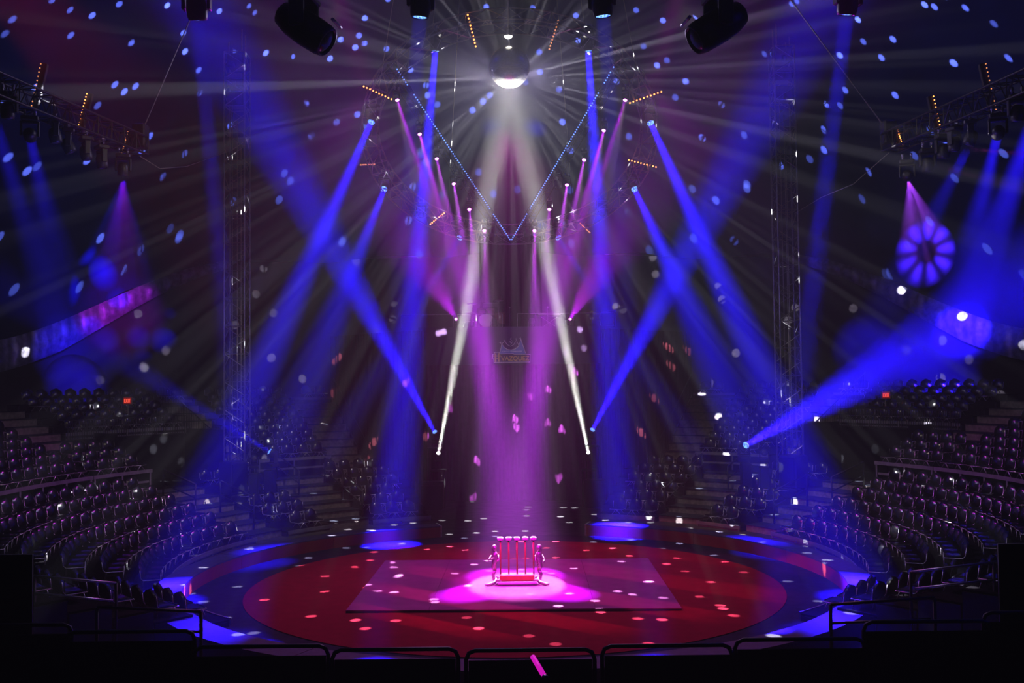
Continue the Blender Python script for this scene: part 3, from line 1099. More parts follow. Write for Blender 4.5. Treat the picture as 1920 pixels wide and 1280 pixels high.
# ------------------------------------------------------------------ side trusses with their heads
for sg in (-1, 1):
    S = SIDE[sg]
    if sg < 0:
        A, B = at(262, 274, -.5), at(-140, 108, -6.6)
    else:
        A, B = at(1668, 268, -.5), at(2060, 100, -6.6)
    t = thing('side_truss', 'dark hanging truss carrying stage lights at the upper %s' % S, 'truss', A, 'side lighting trusses')
    truss_parts(t, straight_stations(A, B, .36, 26), .022, .011, M['trussdark'])
    rp = at(355, 40, 1.0) if sg < 0 else at(1482, 0, 1.0)
    part('hoist_cable', MB().tube([A + Vector((0, 0, .2)), rp, A.lerp(rp, 3.2)], .014, 5), M['rope'], t)
    part('end_hoist', MB().box(A + Vector((-sg * .02, 0, .20)), (.26, .3, .5), bev=.03), M['castblack'], t)
    dn = (B - A).normalized()
    # led bars standing on the truss
    if sg < 0:
        bars = [((58, 206), (77, 120), -3.3, 'tallest', 1), ((146, 240), (163, 176), -1.9, 'middle', 0), ((228, 290), (240, 247), -.55, 'end', 1)]
        hd = [((57, 258), 'b', (112, 520), 6.5, .30), ((15, 223), 'o', (20, 400), 0, 0), ((106, 268), 'o', (150, 480), 0, 0), ((134, 286), 'o', (190, 400), 0, 0), ((164, 300), 'o', (200, 460), 0, 0), ((193, 315), 'o', (220, 480), 0, 0), ((231, 330), 'o', (232, 470), 0, 0)]
    else:
        bars = [((1867, 205), (1848, 120), -3.3, 'tallest', 1), ((1766, 254), (1750, 181), -1.9, 'middle', 0), ((1694, 280), (1682, 241), -.55, 'end', 0)]
        hd = [((1870, 254), 'b', (1798, 560), 6.5, .9), ((1908, 228), 'o', (1905, 400), 0, 0), ((1815, 272), 'o', (1760, 420), 0, 0), ((1788, 284), 'o', (1770, 430), 0, 0), ((1769, 297), 'o', (1765, 450), 0, 0), ((1739, 322), 'o', (1737, 470), 0, 0), ((1702, 332), 'm', (1735, 470), 0, 0)]
    for a, b, Y, wh, dim in bars:
        p, q = at(a[0], a[1], Y), at(b[0], b[1], Y)
        t2 = thing('led_bar', 'upright led bar with amber lights, %s one on the %s truss' % (wh, S), 'led bar', p, 'upright led bars on the side trusses')
        ax = (q - p).normalized()
        part('housing', MB().box((p + q) / 2 + Vector((sg * .05 * -1, .05, 0)), (.10, .08, (q - p).length + .04), Matrix.Rotation(-math.atan2(ax.z, ax.x) + PI / 2, 3, 'Y'), bev=.01), M['black'], t2)
        for k in range(12): part('bulb', MB().ball(p.lerp(q, k / 11) + Vector((0, -.01, 0)), .013, 6, 4), M['led_or_dim'] if dim else M['led_or'], t2)
    for k, (px, kd, tg, ang, pw) in enumerate(hd):
        # depth along the truss
        f = min(1, max(0, (A.x - at(px[0], px[1], -2).x) / (A.x - B.x)))
        best = min((abs(proj(A.lerp(B, q / 60))[0] - px[0]), q / 60) for q in range(61))[1]
        pt = A.lerp(B, best)
        tgt = at(tg[0], tg[1], pt.y + (9 if kd != 'o' else .2))
        lens = at(px[0], px[1], pt.y)
        wh = ['second from the outer edge', 'at the outer edge', 'third from the outer edge', 'fourth from the outer edge', 'third from the hoist end', 'second from the hoist end', 'at the hoist end'][k]
        st_ = {'b': 'blue glowing', 'o': 'unlit dark', 'm': 'violet lit'}[kd]
        lm = {'b': M['lens_bl'], 'o': M['lens_off'], 'm': M['lens_mg']}[kd]
        th, o, d = moving_head('%s moving head under the %s truss, %s' % (st_, S, wh), lens, tgt, lm, 'heads under the side trusses', .8)
        if kd == 'b': beam(o, tgt, BLUE, BP * pw * (rad(ang) ** 2) * .0085, ang * 1.25, .075)

# beams whose heads hang just outside the picture, plus slides projected on the canopy
spot(at(-14, 215, -4.2), at(80, 520, 4), BLUE, 130000, 6, 1, .1)
spot(at(1815, 276, -2.5), at(1700, 500, 6), BLUE, 120000, 7, 1, .08)
spot(at(1955, 180, -4.0), at(1855, 470, 5), BLUE, 600000, 5.5, .5, .1)
spot(at(1811, 279, -2.3), at(1930, 289, -3.4), PINK, 9000, 3, .5, .03)
spot(at(1757, 311, -1.6), at(1900, 350, -1.8), PINK, 7000, 3.5, .5, .03)
spot(at(1703, 338, -.6), at(1737, 472, 14), (.36, .05, 1), 260000, 8.2, .2, .02, 'flower')
spot(at(231, 336, -.6), at(240, 525, 12), BLUE, 170000, 14, .4, .04, 'blobs')
spot(at(231, 338, -.6), at(225, 565, 14), MAG, 22000, 11, .9, .04)

# ------------------------------------------------------------------ front truss (above the picture) with its heads
FT_Y, FT_Z = -7.6, 10.05
t = thing('front_truss', 'dark front truss just above the picture carrying six hanging lights', 'truss', (0, FT_Y, FT_Z))
truss_parts(t, straight_stations((-7.5, FT_Y, FT_Z), (7.5, FT_Y, FT_Z), .36, 40), .024, .012, M['trussdark'])
for x in (-5, 0, 5):
    part('suspension_cable', MB().tube([(x, FT_Y, FT_Z + .15), (x * .6, FT_Y + 3.5, 16.2)], .012, 4, smooth=False), M['rope'], t)
GFH = 'blue heads along the top edge'
for px, tg, pw, wh in (((371, 38), atz(480, 1200, .1), 1.5, 'outermost on the left'), ((787, 33), atz(700, 1245, .3), 1.1, 'inner left'), ((1131, 31), atz(1230, 1240, .3), 1.1, 'inner right'), ((1587, 28), atz(1440, 1200, .1), 3.0, 'outermost on the right')):
    lens = at(px[0], px[1], FT_Y)
    light_head('blue lit moving head hanging at the top edge, ' + wh, px, FT_Y, tg, 'b', BP * pw * .5, 3.6, GFH, 1.0, radius=.10, blend=.3, drop=max(.05, FT_Z - .2 - lens.z - .55))
for px, tg, wh in (((614, 80), (694, 132), 'left'), ((1302, 76), (1222, 124), 'right')):
    Y = -9.4
    lens = at(px[0], px[1], Y)
    tgt = at(tg[0], tg[1], Y - .08)
    th, o, d = moving_head('large unlit black moving head hanging at the top edge on the %s' % wh, lens, tgt, M['lens_off'], 'large black heads at the top edge', 1.45, long=1.45)
    ht = bpy.data.objects  # trim ring on the lens rim
    side = Vector((0, 0, 1)).cross(d).normalized()
    part('lens_trim', MB().tube([lens - d * .03 + Vector((0, 0, 1)).cross(side) * 0 + (side.cross(d)) * (-.235 if (side.cross(d)).z < 0 else .235) + side * (.14 * q) for q in (-1, -.5, 0, .5, 1)], .02, 6), M['silver'], th)
    t = thing('truss_boom', 'short dark truss boom holding the large %s moving head' % wh, 'truss', (lens.x, Y, 9.6), 'short truss booms')
    truss_parts(t, straight_stations((lens.x, FT_Y, 9.62), (lens.x, Y - .8, 9.62), .3, 6), .022, .011, M['trussdark'])

# guy ropes
def rope(label, pts, grp='thin steel guy cables'):
    solo('guy_cable', MB().tube(pts, .009, 4, smooth=False), M['rope'], label, 'cable', grp, loc=tuple(pts[0]))
rope('thin sagging cable from the left truss end to the mast', [at(258, 290, -.4), at(300, 316, 2), at(350, 312, 5), at(425, 285, 9.4)])
rope('thin sagging cable from the right truss end to the mast', [at(1668, 285, -.4), at(1600, 345, 2), at(1540, 370, 5), at(1490, 400, 9.4)])

# ------------------------------------------------------------------ back entrance: curtain, drapes and bandstand
SY = 13.9
def curtain(mb, p0, p1, z0, z1, folds, amp, n=None):
    n = n or folds * 8
    rows = []
    p0, p1 = Vector(p0), Vector(p1)
    d = (p1 - p0).normalized()
    nr = Vector((d.y, -d.x, 0))
    for j in range(7):
        row = []
        for k in range(n + 1):
            f = k / n
            off = amp * math.sin(f * folds * 2 * PI + .6 * math.sin(f * 17)) + .4 * amp * math.sin(f * folds * 3.7)
            p = p0.lerp(p1, f) + nr * off
            row.append((p.x, p.y, z0 + (z1 - z0) * j / 6))
        rows.append(row)
    mb.grid(rows)
    return mb
t = thing('entrance_curtain', 'purple pleated curtain hanging below the bandstand at the back entrance', 'curtain', (0, SY, 0))
part('left_panel', curtain(MB(), (-3.0, SY, .03), (.02, SY + .08, .03), .03, 4.75, 13, .07), M['velvet'], t)
part('right_panel', curtain(MB(), (-.02, SY, .03), (3.05, SY + .02, .03), .03, 4.75, 13, .07), M['velvet'], t)
for sg in (-1, 1):
    S = SIDE[sg]
    solo('side_drape', curtain(MB(), (sg * 3.0, SY + .1, .02), polar(17.2, sg * 24.2, .02), .02, 6.0, 22, .09), M['drape'],
         'dark red drape hanging between the bandstand and %s stand' % S, 'drape', 'dark side drapes', loc=(sg * 4.5, SY + 1.5, .02))
    solo('side_drape', curtain(MB(), (sg * 2.98, SY - .05, .02), polar(11.7, sg * 19.0, .02), .02, 3.2, 9, .06), M['drape'],
         'short dark drape beside the %s small back block' % S, 'drape', 'dark side drapes', loc=(sg * 3.4, SY - .5, .02))

SZ0, SZ1 = 4.76, 6.12
t = thing('bandstand', 'raised bandstand stage over the entrance curtain with a printed logo', 'stage', (0, SY + 1.5, SZ0))
part('deck', MB().box((.02, SY + 1.6, SZ1 - .1), (6.6, 3.0, .12)), M['tiers'], t)
fz = part('fascia_banner', MB().box((.02, SY + .05, (SZ0 + SZ1) / 2 - .02), (6.1, .05, SZ1 - SZ0 - .05)), M['fascia'], t)
part('back_drop', curtain(MB(), (-1.2, SY + 3.0, SZ1), (1.15, SY + 3.0, SZ1), SZ1, 9.7, 8, .07), M['blackcloth'], t)
for sg in (-1, 1):
    part('support_leg', MB().tube([(sg * 3.2, SY + 2.9, 0), (sg * 3.2, SY + 2.9, SZ1 - .16)], .05, 6), M['black'], t)
    part('support_leg', MB().tube([(sg * 3.2, SY + .25, 0), (sg * 3.2, SY + .25, SZ1 - .16)], .05, 6), M['black'], t)

# printed logo
LY = SY + .012
def lp_(px, py):
    q = at(px, py, LY)
    return Vector((q.x, LY, q.z))
def poly(name, pts, m_, parent, dep=.006):
    return part(name, MB().prism([Vector((p.x, LY, p.z)) for p in pts], (0, -dep, 0)), m_, parent)
# arch-sided tent silhouette (quad strip so that the concave outline fills)
def strip(name, top, bot, y0, y1, m_, parent):
    mb = MB()
    k = len(top)
    for i in range(k - 1):
        q = [top[i], top[i + 1], bot[i + 1], bot[i]]
        mb.prism([Vector((p.x, y0, p.z)) for p in q], (0, y1 - y0, 0))
    return part(name, mb, m_, parent)
pk = [(941, 644), (945, 651), (951, 655), (958, 656), (966, 654), (972, 649), (976.5, 636)]
topp = [lp_(*p) for p in pk]
botp = [lp_(936.5 + (985.5 - 936.5) * i / 6, 664 - .6 * i / 6) for i in range(7)]
strip('tent_print', topp, botp, LY, LY - .006, M['logoblue'], fz)
ol = MB()
def line(pts, r=.014): ol.tube([Vector((p.x, LY - .012, p.z)) for p in [lp_(*q) for q in pts]], r, 4, smooth=False)
line([(936.5, 664), (941, 644), (945, 651), (951, 655), (958, 656), (966, 654), (972, 649), (976.5, 636), (985.5, 662)])
line([(941, 644), (947, 640), (951, 646), (957, 649), (963, 646), (968, 637), (973, 648)], .011)
for fx, fy in ((939, 643), (947, 639), (968, 636), (976.5, 635)):
    line([(fx, fy + 2), (fx, fy - 2), (fx - 3, fy - 1), (fx, fy)], .009)
line([(958.5, 633), (957, 636), (960, 638), (956, 641), (960, 643), (957, 646)], .012)
line([(955.5, 640), (958.5, 644), (961.5, 640)], .009)
part('emblem_outline', ol, M['white'], fz)
pl = [(924, 664), (927, 664), (927, 660), (936, 660), (937, 663.5), (963, 662.5), (963, 664), (994, 664), (994, 678.5), (926, 679.5), (926, 672), (923, 672)]
ol2 = MB()
pts = [lp_(*q) for q in pl]
ol2.tube([Vector((p.x, LY - .012, p.z)) for p in pts], .014, 4, closed=True, smooth=False)
part('plate_outline', ol2, M['white'], fz)


def text_part(name, body, px0, px1, py0, py1, m_, parent, y, ext=.006):
    cu = bpy.data.curves.new(name, 'FONT')
    cu.body = body
    cu.extrude = ext
    cu.offset = .018
    ob = bpy.data.objects.new(name + '_tmp', cu)
    COL.objects.link(ob)
    dg = bpy.context.evaluated_depsgraph_get()
    me = bpy.data.meshes.new_from_object(ob.evaluated_get(dg))
    bpy.data.objects.remove(ob)
    xs = [v.co.x for v in me.vertices]; ys = [v.co.y for v in me.vertices]
    a, b = lp_(px0, py1), lp_(px1, py0)
    off = WLOC[parent.name]
    for v in me.vertices:
        fx = (v.co.x - min(xs)) / (max(xs) - min(xs)); fy = (v.co.y - min(ys)) / (max(ys) - min(ys))
        v.co = Vector((a.x + (b.x - a.x) * fx, y - v.co.z, a.z + (b.z - a.z) * fy)) - off
    me.name = name
    me.materials.clear()
    return part(name, me, m_, parent)


text_part('lettering', 'VAZQUEZ', 939.5, 992.5, 667, 677.8, M['gold'], fz, LY - .012)
text_part('small_lettering', 'CIRCO HERMANOS', 942, 979, 657.3, 659.8, M['white'], fz, LY - .014, .002)
hm = MB()
def hb(x0, x1, y0, y1):
    a, b = lp_(x0, y1), lp_(x1, y0)
    hm.box(((a.x + b.x) / 2, LY - .012, (a.z + b.z) / 2), (abs(b.x - a.x), .012, abs(b.z - a.z)))
hb(927.5, 930.5, 662, 678.5); hb(933.5, 936.5, 662, 678); hb(924.5, 939.5, 666, 668.2); hb(930, 934, 670.5, 672.5)
part('big_letter', hm, M['gold'], fz)

# rail and band equipment on top
t = thing('stage_rail', 'thin silver rail along the front of the bandstand', 'railing', (0, SY + .25, SZ1))
for px0, px1 in ((858, 884), (893, 942), (970, 1068), (752, 850), (1075, 1150)):
    p, q = at(px0, 597, SY + .25), at(px1, 596, SY + .25)
    p.z = q.z = SZ1 + .42
    part('rail', MB().tube([p, q], .014, 5), M['silver'], t)
    for e in (p, q): part('post', MB().tube([(e.x, e.y, SZ1 - .04), e], .012, 5), M['silver'], t)

dr = thing('drum_kit', 'drum kit with cymbals on the bandstand, left of the logo', 'drum kit', (at(912, 606, SY + 1.2).x, SY + 1.2, SZ1))
ox = at(912, 606, SY + 1.2).x
part('bass_drum', MB().lathe((ox, SY + .85, SZ1 + .24), (0, 1, 0), [(.25, 0), (.27, .02), (.27, .4), (.25, .42)], 20), M['drum'], dr)
for dx, dz in ((-.18, .55), (.16, .55)):
    part('tom', MB().lathe((ox + dx, SY + 1.0, SZ1 + dz), (0, -.35, 1), [(.15, -.1), (.16, -.08), (.16, .1), (.15, .11)], 16), M['drum'], dr)
part('floor_tom', MB().lathe((ox + .48, SY + 1.2, SZ1), (0, 0, 1), [(.2, .12), (.21, .14), (.21, .5), (.2, .52)], 16), M['drum'], dr)
for dx, dz in ((-.5, .85), (.45, .95), (-.55, .5)):
    c = part('cymbal', MB().lathe((ox + dx, SY + 1.0, SZ1 + dz), (0, -.25, 1), [(.2, 0), (.06, .012), (.03, .03)], 18), M['silver'], dr)
    part('stand', MB().tube([(ox + dx, SY + 1.0, SZ1), (ox + dx, SY + 1.0, SZ1 + dz)], .012, 5), M['silver'], c)
def cab(px0, px1, py0, Y, label, name='amplifier_cabinet', cat='amplifier', h=None):
    a, b = at(px0, py0, Y), at(px1, py0, Y)
    h = h or a.z - SZ1
    t = thing(name, label, cat, ((a.x + b.x) / 2, Y + .2, SZ1), 'band equipment')
    w = b.x - a.x
    part('case', MB().box(((a.x + b.x) / 2, Y + .2, SZ1 + h / 2 - .02), (w, .4, h), bev=.02), M['black'], t)
    part('grille', MB().box(((a.x + b.x) / 2, Y - .005, SZ1 + h * .45), (w * .86, .02, h * .7), bev=.008), M['blackcloth'], t)
    ed = MB()
    for z in (SZ1 + h - .04,):
        ed.tube([(a.x + .02, Y - .01, z), (b.x - .02, Y - .01, z)], .010, 5)
    part('metal_edge', ed, M['silver'], t)
cab(1126, 1154, 583, SY + 1.4, 'black amplifier cabinet at the right end of the bandstand')
cab(905, 938, 566, SY + 2.2, 'tall black panel cabinet behind the drum kit')
cab(1060, 1085, 606, SY + 1.2, 'low black floor monitor right of the logo on the bandstand', 'floor_monitor', 'speaker', .28)
cab(868, 890, 607, SY + 1.2, 'low black floor monitor left of the drum kit on the bandstand', 'floor_monitor', 'speaker', .26)
def mic(px, label):
    x = at(px, 600, SY + .8).x
    t = thing('microphone_stand', label, 'microphone stand', (x, SY + .8, SZ1), 'band equipment')
    part('pole', MB().tube([(x, SY + .8, SZ1), (x, SY + .8, SZ1 + .62)], .010, 5), M['silver'], t)
    part('base', MB().lathe((x, SY + .8, SZ1 - .035), (0, 0, 1), [(.14, 0), (.13, .02), (.02, .03)], 12), M['black'], t)
    part('microphone', MB().tube([(x, SY + .8, SZ1 + .62), (x, SY + .7, SZ1 + .68)], [.012, .03], 8), M['silver'], t)
mic(956, 'thin microphone stand on the bandstand above the logo')
mic(1027, 'thin microphone stand right of the logo on the bandstand')
kx = at(1030, 606, SY + 1.5).x
t = thing('keyboard', 'black keyboard on a folding stand, right half of the bandstand', 'keyboard', (kx, SY + 1.5, SZ1))
part('body', MB().box((kx, SY + 1.5, SZ1 + .42), (.9, .3, .07), bev=.015), M['black'], t)
part('keys', MB().box((kx, SY + 1.40, SZ1 + .457), (.82, .1, .012)), M['white'], t)
part('stand', MB().tube([(kx - .3, SY + 1.5, SZ1 - .03), (kx + .3, SY + 1.5, SZ1 + .38)], .014, 5).tube([(kx + .3, SY + 1.5, SZ1 - .03), (kx - .3, SY + 1.5, SZ1 + .38)], .014, 5), M['silver'], t)

# small heads on the bandstand
GBH = 'lit heads on the bandstand'
light_head('blue head on the bandstand beside the drum kit', (927, 598), SY + .5, at(925, 400, SY + 2.0), 'b', BP * .006, 6, GBH, .8, False, .07, blend=1.0)
light_head('blue head on the bandstand right above the logo', (997, 598), SY + .5, at(1000, 400, SY + 2.0), 'b', BP * .012, 6, GBH, .8, False, .07, blend=1.0)
light_head('magenta head at the left of the bandstand', (855, 598), SY + .5, at(775, 455, 6.0), 'm', 140000, 11, GBH, .5, False, .04, blend=.7)
light_head('magenta head at the right of the bandstand', (1069, 598), SY + .5, at(1140, 470, 6.0), 'm', 160000, 9, GBH, .5, False, .04, blend=.7)

# ------------------------------------------------------------------ floor heads by the entrance on cases
for sg in (-1, 1):
    S = SIDE[sg]
    px_w = (822, 849) if sg < 0 else (1103, 848)
    px_b = (815, 809) if sg < 0 else (1111, 805)
    Yw = 12.6
    wl = at(px_w[0], px_w[1], Yw)
    bl = at(px_b[0], px_b[1], Yw + .5)
    t = thing('lighting_stand', 'black two level lighting stand at the %s edge of the entrance' % S, 'stand', (wl.x - sg * -.05, Yw + .3, 0), 'entrance lighting stands')
    zw, zb_ = wl.z - .55, bl.z - .53
    part('lower_shelf', MB().box((wl.x, Yw, zw - .03), (.5, .5, .06), bev=.01), M['black'], t)
    part('upper_shelf', MB().box((bl.x, Yw + .55, zb_ - .03), (.5, .45, .06), bev=.01), M['black'], t)
    for dx in (-.22, .22):
        part('leg', MB().tube([(wl.x + dx, Yw - .2, 0), (wl.x + dx, Yw - .2, zw - .05)], .025, 6), M['black'], t)
        part('leg', MB().tube([(bl.x + dx, Yw + .6, 0), (bl.x + dx, Yw + .6, zb_ - .05)], .025, 6), M['black'], t)
    c = MB().box((wl.x + sg * .15, Yw - .35, .45), (.7, .6, .9), bev=.03)
    t2 = thing('equipment_case', 'black equipment case below the white spotlight on the %s' % S, 'case', (wl.x + sg * .15, Yw - .35, 0), 'equipment cases at the entrance')
    part('body', c, M['black'], t2)
    part('lid_trim', MB().box((wl.x + sg * .15, Yw - .35, .78), (.72, .62, .03), bev=.005), M['trussdark'], t2)
    light_head('white beam spotlight aimed at the mirror ball, %s of the entrance' % S, px_w, Yw, BC + Vector((0, 0, -.25)), 'w', 4500000, 2.7, 'white beam spotlights', .62, False, .05, blend=.35)
    tg = at(640, 492, 8.0) if sg < 0 else at(1280, 488, 8.0)
    light_head('blue head above the white spotlight, %s of the entrance' % S, px_b, Yw + .5, tg, 'b', BP * 2.4, 6.8, 'blue heads beside the entrance', .85, False, .06, blend=1.0)
    # low head by the mast
    px_m = (505, 846) if sg < 0 else (1399, 834)
    Ym = 9.2
    ml = at(px_m[0], px_m[1], Ym)
    tg = at(120, 610, Ym - 3.0) if sg < 0 else at(1830, 590, Ym - 10)
    light_head('blue head on the walkway beside the %s mast' % S, px_m, Ym, tg, 'b', BP * (.25 if sg < 0 else 2.0), 8.0, 'blue heads beside the masts', 1.0, False, .07)
    t = thing('lamp_post', 'short black stand under the blue head beside the %s mast' % S, 'stand', (ml.x, Ym + .05, 0), 'stands under the mast heads')
    part('column', MB().box((ml.x, Ym + .1, (ml.z - .55) / 2), (.3, .3, ml.z - .55), bev=.02), M['black'], t)
    # round unlit lamp beside it
    px_r = (476, 859) if sg < 0 else (1433, 848)
    light_head('unlit round lamp beside the blue head at the %s mast' % S, px_r, Ym - .3, CAM + Vector((0, 0, -1)), 'o', 0, 5, 'unlit lamps beside the masts', .8, False, lit=False)
    t = thing('lamp_post', 'short black stand under the unlit lamp beside the %s mast' % S, 'stand', (at(px_r[0], px_r[1], Ym - .3).x, Ym - .2, 0), 'stands under the mast heads')
    q = at(px_r[0], px_r[1], Ym - .3)
    part('column', MB().box((q.x, Ym - .2, (q.z - .45) / 2), (.26, .26, q.z - .45), bev=.02), M['black'], t)
    # black speaker stack on the stairs' foot beside the mast
    sp_ = polar(10.3, sg * 53.0, 0)
    t = thing('speaker_stack', 'tall black loudspeaker stack in front of the %s mast' % S, 'speaker', (sp_.x, sp_.y, 0), 'loudspeaker stacks')
    for z0, h in ((0, .95), (.97, .95)):
        part('cabinet', MB().box((sp_.x, sp_.y, z0 + h / 2), (.62, .6, h), Matrix.Rotation(-sg * rad(53), 3, 'Z'), bev=.03), M['black'], t)
        R = Matrix.Rotation(-sg * rad(53), 3, 'Z')
        part('grille', MB().box(Vector((sp_.x, sp_.y, z0 + h / 2)) + R @ Vector((0, -.31, 0)), (.54, .03, h * .85), R, bev=.01), M['blackcloth'], t)

# ------------------------------------------------------------------ near side: barriers and handrails
BY = -10.3
GBR = 'black guard barriers in front of the camera'
bars = [(-6.1, -4.75), (-4.7, -3.35), (-3.3, -1.92), (-1.86, -.58), (-.50, .80), (.88, 2.2), (2.26, 3.6), (3.66, 5.0), (5.05, 6.4)]
nmb = ['outermost on the left', 'second from the left', 'third from the left', 'left of the middle one', 'middle one', 'right of the middle one', 'third from the right', 'second from the right', 'outermost on the right']
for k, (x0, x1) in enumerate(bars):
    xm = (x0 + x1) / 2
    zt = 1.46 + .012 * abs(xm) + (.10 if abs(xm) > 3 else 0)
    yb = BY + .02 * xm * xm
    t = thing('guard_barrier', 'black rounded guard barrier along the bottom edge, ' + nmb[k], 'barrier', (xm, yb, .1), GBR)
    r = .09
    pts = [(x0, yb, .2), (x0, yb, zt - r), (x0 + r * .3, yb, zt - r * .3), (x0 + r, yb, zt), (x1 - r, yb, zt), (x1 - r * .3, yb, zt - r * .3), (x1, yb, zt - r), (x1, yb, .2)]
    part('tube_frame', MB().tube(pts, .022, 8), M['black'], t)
    part('dark_infill', MB().box((xm, yb, (zt - .10 + .2) / 2), (x1 - x0 - .05, .02, zt - .10 - .2)), M['blackcloth'], t)  # black sheet added to fill the unlit area below the rail
    ft = MB()
    for e in (x0 + .15, x1 - .15):
        ft.tube([(e, yb, .3), (e, yb, .04)], .02, 6).tube([(e, yb - .25, .03), (e, yb + .25, .03)], .02, 6)
    part('feet', ft, M['black'], t)
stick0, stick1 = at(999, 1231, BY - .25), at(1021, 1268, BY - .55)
t = thing('barrier_tube', 'short magenta tube leaning on the middle guard barrier', 'tube', stick1)
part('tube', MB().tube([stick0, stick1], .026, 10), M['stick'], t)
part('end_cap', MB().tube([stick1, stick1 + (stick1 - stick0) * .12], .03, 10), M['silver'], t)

GN = 'near stair handrails'
def rail2(label, A, B, lowA, lowB, posts, Y, mt):
    a, b, c, d = at(*A, Y[0]), at(*B, Y[1]), at(*lowA, Y[0]), at(*lowB, Y[1])
    t = thing('handrail', label, 'handrail', (b.x, b.y, 0), GN)
    part('top_rail', MB().tube([a, b], .021, 8), M[mt], t)
    part('mid_rail', MB().tube([c, d], .019, 8), M[mt], t)
    for f in posts:
        p = a.lerp(b, f)
        part('post', MB().tube([p, (p.x, p.y, 0)], .024, 8), M['black'], t)
rail2('upper handrail with bright bars beside the near stairs on the left', (60, 1079), (218, 1093), (66, 1112), (212, 1126), (0.03, 1), (-5.6, -5.2), 'silver')
rail2('lower black handrail of the near stairs on the left', (182, 1138), (377, 1146), (190, 1182), (374, 1184), (0, 1), (-7.6, -7.3), 'black')
rail2('upper handrail with bright bars beside the near stairs on the right', (1868, 1053), (1707, 1072), (1862, 1087), (1716, 1103), (0.03, 1), (-5.6, -5.2), 'silver')
rail2('lower black handrail of the near stairs on the right', (1752, 1120), (1557, 1133), (1745, 1160), (1560, 1168), (0, 1), (-7.6, -7.3), 'black')
for sg in (-1, 1):
    S = SIDE[sg]
    stair('lower_stair', 'pale near stairs at the %s edge between the seating blocks' % S, sg, 116.3, 123.7, 7.9, 11.6, 0, 1.17, 6, GS)
    # black masking panel beyond the near stand
    t = thing('masking_panel', 'black masking panel in the dark lower %s corner' % S, 'panel', (sg * 7.4, -9.2, 0), 'black masking panels')
    x0 = at(62 if sg < 0 else 1872, 1100, -9.3).x
    part('cloth', MB().box((x0 + sg * 1.6, -9.3, 1.15), (3.2, .05, 2.3), bev=.01), M['blackcloth'], t)
    part('frame', MB().tube([(x0, -9.33, 0), (x0, -9.33, 2.3), (x0 + sg * 3.2, -9.33, 2.3)], .02, 6), M['black'], t)
# stand the camera is on
tk = MB()
for j in range(10):
    tk.sector(CC, rup(j) - .24, rup(j) + .26, 150, 210, zup(j) - 2.3, zup(j) - 2.0, 3)
struct('floor_near_stand', tk, M['tiers'])

# ------------------------------------------------------------------ light on the ring and the stands
# general wash over the ring from an added spot, no head there
spot((0, 6.6, 11.2), (0, -1.0, 0), (.85, .0, .62), 2400, 66, .8, .2)
spot((-6.6, -9.6, 9.7), (1.6, .6, 0), (1, .02, .20), 4500, 34, .6, .03, 'stripes')
# the white hot pool where the V heads cross, from extra spots added at their lenses
for q in V_LENS:
    spot(q, (.05, -.30, .07), (1.0, .55, .95), 6500, 8.6, .25, .03)
spot((-2.4, -7.5, 9.8), (.05, -.30, .07), (1.0, .0, .90), 6000, 14, .9, .1)  # added pair of spots at the front truss, no heads there
spot((2.4, -7.5, 9.8), (.05, -.30, .07), (1.0, .0, .90), 6000, 14, .9, .1)
# purple and warm wash on the seats from added spots without heads
for sg in (-1, 1):
    spot((sg * 3.6, 4.0, 11.4), polar(11, sg * 82, 1.5), (.75, .05, .85), 1500, 50, .9, .12)
    spot((sg * 2.5, -6.0, 9.8), polar(12.5, sg * 72, 2.2), (1, .88, .62), 350, 60, .9, .10)
    spot((sg * 3.5, 4.4, 11.5), polar(10.8, sg * 46, .9), (1.0, .84, .78), 900, 52, .9, .12)
    spot((sg * 6.0, 3.0, 6.5), polar(19, sg * 50, 15.5), (.20, .15, 1), 160, 120, .9, .2)  # added blue uplights for the canopy, no lamps stand here
    spot((sg * 6.0, -4.0, 6.5), polar(19, sg * 95, 13.5), (.16, .12, 1), 120, 110, .9, .2)
spot((0, 4.5, 12.2), (0, SY, 3.2), (.40, .0, .75), 900, 46, .9, .1)  # added purple spot on the entrance curtain
spot((0, -6.2, 9.7), (0, SY, 5.4), (.85, .7, .95), 4500, 13, .9, .1)  # added spot to brighten the banner logo

# ------------------------------------------------------------------ spots added to stand for light thrown by the mirror ball
N_DOT = 1450
GA = PI * (3 - math.sqrt(5))
rng = random.Random(5)
cnt = 0


def lands_in_view(p, d, ymax):
    q = Vector(p)
    for k in range(120):
        q = q + d * .4
        rr = math.hypot(q.x, q.y - YC)
        a = math.degrees(math.atan2(q.x, q.y - YC))
        R0 = tent_r(a)
        t = min(1, max(0, (R0 - rr) / (R0 - 1.2)))
        if q.y > SY and abs(q.x) < 3.1 and q.z < SZ1: break
        if q.z < 0 or rr > R0 or q.z > eave(a) + (23.5 - eave(a)) * t ** .95 - .4:
            break
    x, y, dd = proj(q)
    if abs(x - 958) < 48 and abs(y - 655) < 36: return False      # keep the logo readable
    return dd > 1 and -70 < x < 1990 and -90 < y < ymax


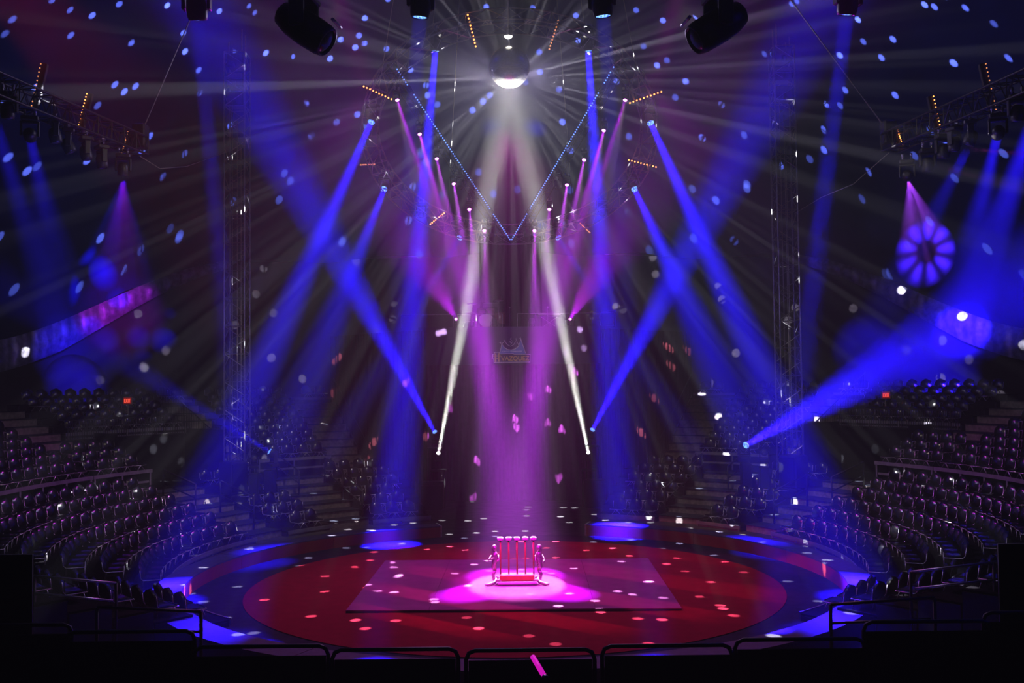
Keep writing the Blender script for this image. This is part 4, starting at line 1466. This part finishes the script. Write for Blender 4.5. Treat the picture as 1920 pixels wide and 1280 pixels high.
for i in range(N_DOT):
    z = 1 - 2 * (i + .5) / N_DOT
    a = i * GA
    r = math.sqrt(1 - z * z)
    d = Vector((r * math.cos(a), r * math.sin(a), z)) + Vector((rng.gauss(0, .05), rng.gauss(0, .05), rng.gauss(0, .05)))
    d.normalize()
    n_ = (d + Vector((0, -.10, -.65))).normalized()
    p = BC + n_ * (BR + .012)
    k = rng.choice((.5, .8, 1, 1.5)) * (2.2 if d.y > .25 else 1)
    if not lands_in_view(p, d, 1262): continue
    spot(p, p + d * 10, (.95, .95, 1), 30000 * k, .52, .5, .018, name='ball_dot_lamp')
    cnt += 1
print('DOTS', cnt)
# added spots: broad shafts towards the camera side, then wide glow round the ball
for i in range(72):
    th = 2 * PI * (i + rng.uniform(-.35, .35)) / 72
    up = math.cos(th)
    d = Vector((math.sin(th), -rng.uniform(.15, .7), up)).normalized()
    n_ = (d + Vector((0, -.25, -.80))).normalized()
    p = BC + n_ * (BR + .015)
    if lands_in_view(p, d, 1700): continue
    spot(p, p + d * 10, (.86, .82, 1), rng.choice((3, 5, 8, 11)) * 10500 * (1.0 if up < .2 else .55), rng.choice((1.2, 1.9, 2.8)), .8, .02, name='ball_shaft')
for dx, dz in ((0, -1), (-1, -.35), (1, -.35)):
    d = Vector((dx, -.5, dz)).normalized()
    spot(BC + d * (BR + .03), BC + d * 5, (.64, .54, 1), 470, 165, .8, .03, name='ball_glow_fill')

# ------------------------------------------------------------------ haze and render settings
w = bpy.data.worlds.new('tent_haze')
scn.world = w
w.use_nodes = True
nt = w.node_tree
nt.nodes['Background'].inputs['Color'].default_value = (0, 0, 0, 1)
nt.nodes['Background'].inputs['Strength'].default_value = 0
vs = nt.nodes.new('ShaderNodeVolumeScatter')
vs.inputs['Color'].default_value = (1, 1, 1, 1)
vs.inputs['Density'].default_value = .0075
vs.inputs['Anisotropy'].default_value = .3
nt.links.new(vs.outputs['Volume'], nt.nodes['World Output'].inputs['Volume'])

scn.view_settings.view_transform = 'Standard'
scn.view_settings.look = 'None'
scn.view_settings.gamma = 1
scn.view_settings.use_curve_mapping = False
scn.view_settings.exposure = 0.0
cy = scn.cycles
cy.max_bounces = 1
cy.diffuse_bounces = 0
cy.glossy_bounces = 1
cy.transmission_bounces = 0
cy.volume_bounces = 0
cy.transparent_max_bounces = 1
cy.use_denoising = True
cy.use_adaptive_sampling = False
cy.sample_clamp_indirect = 3
cy.use_light_tree = True
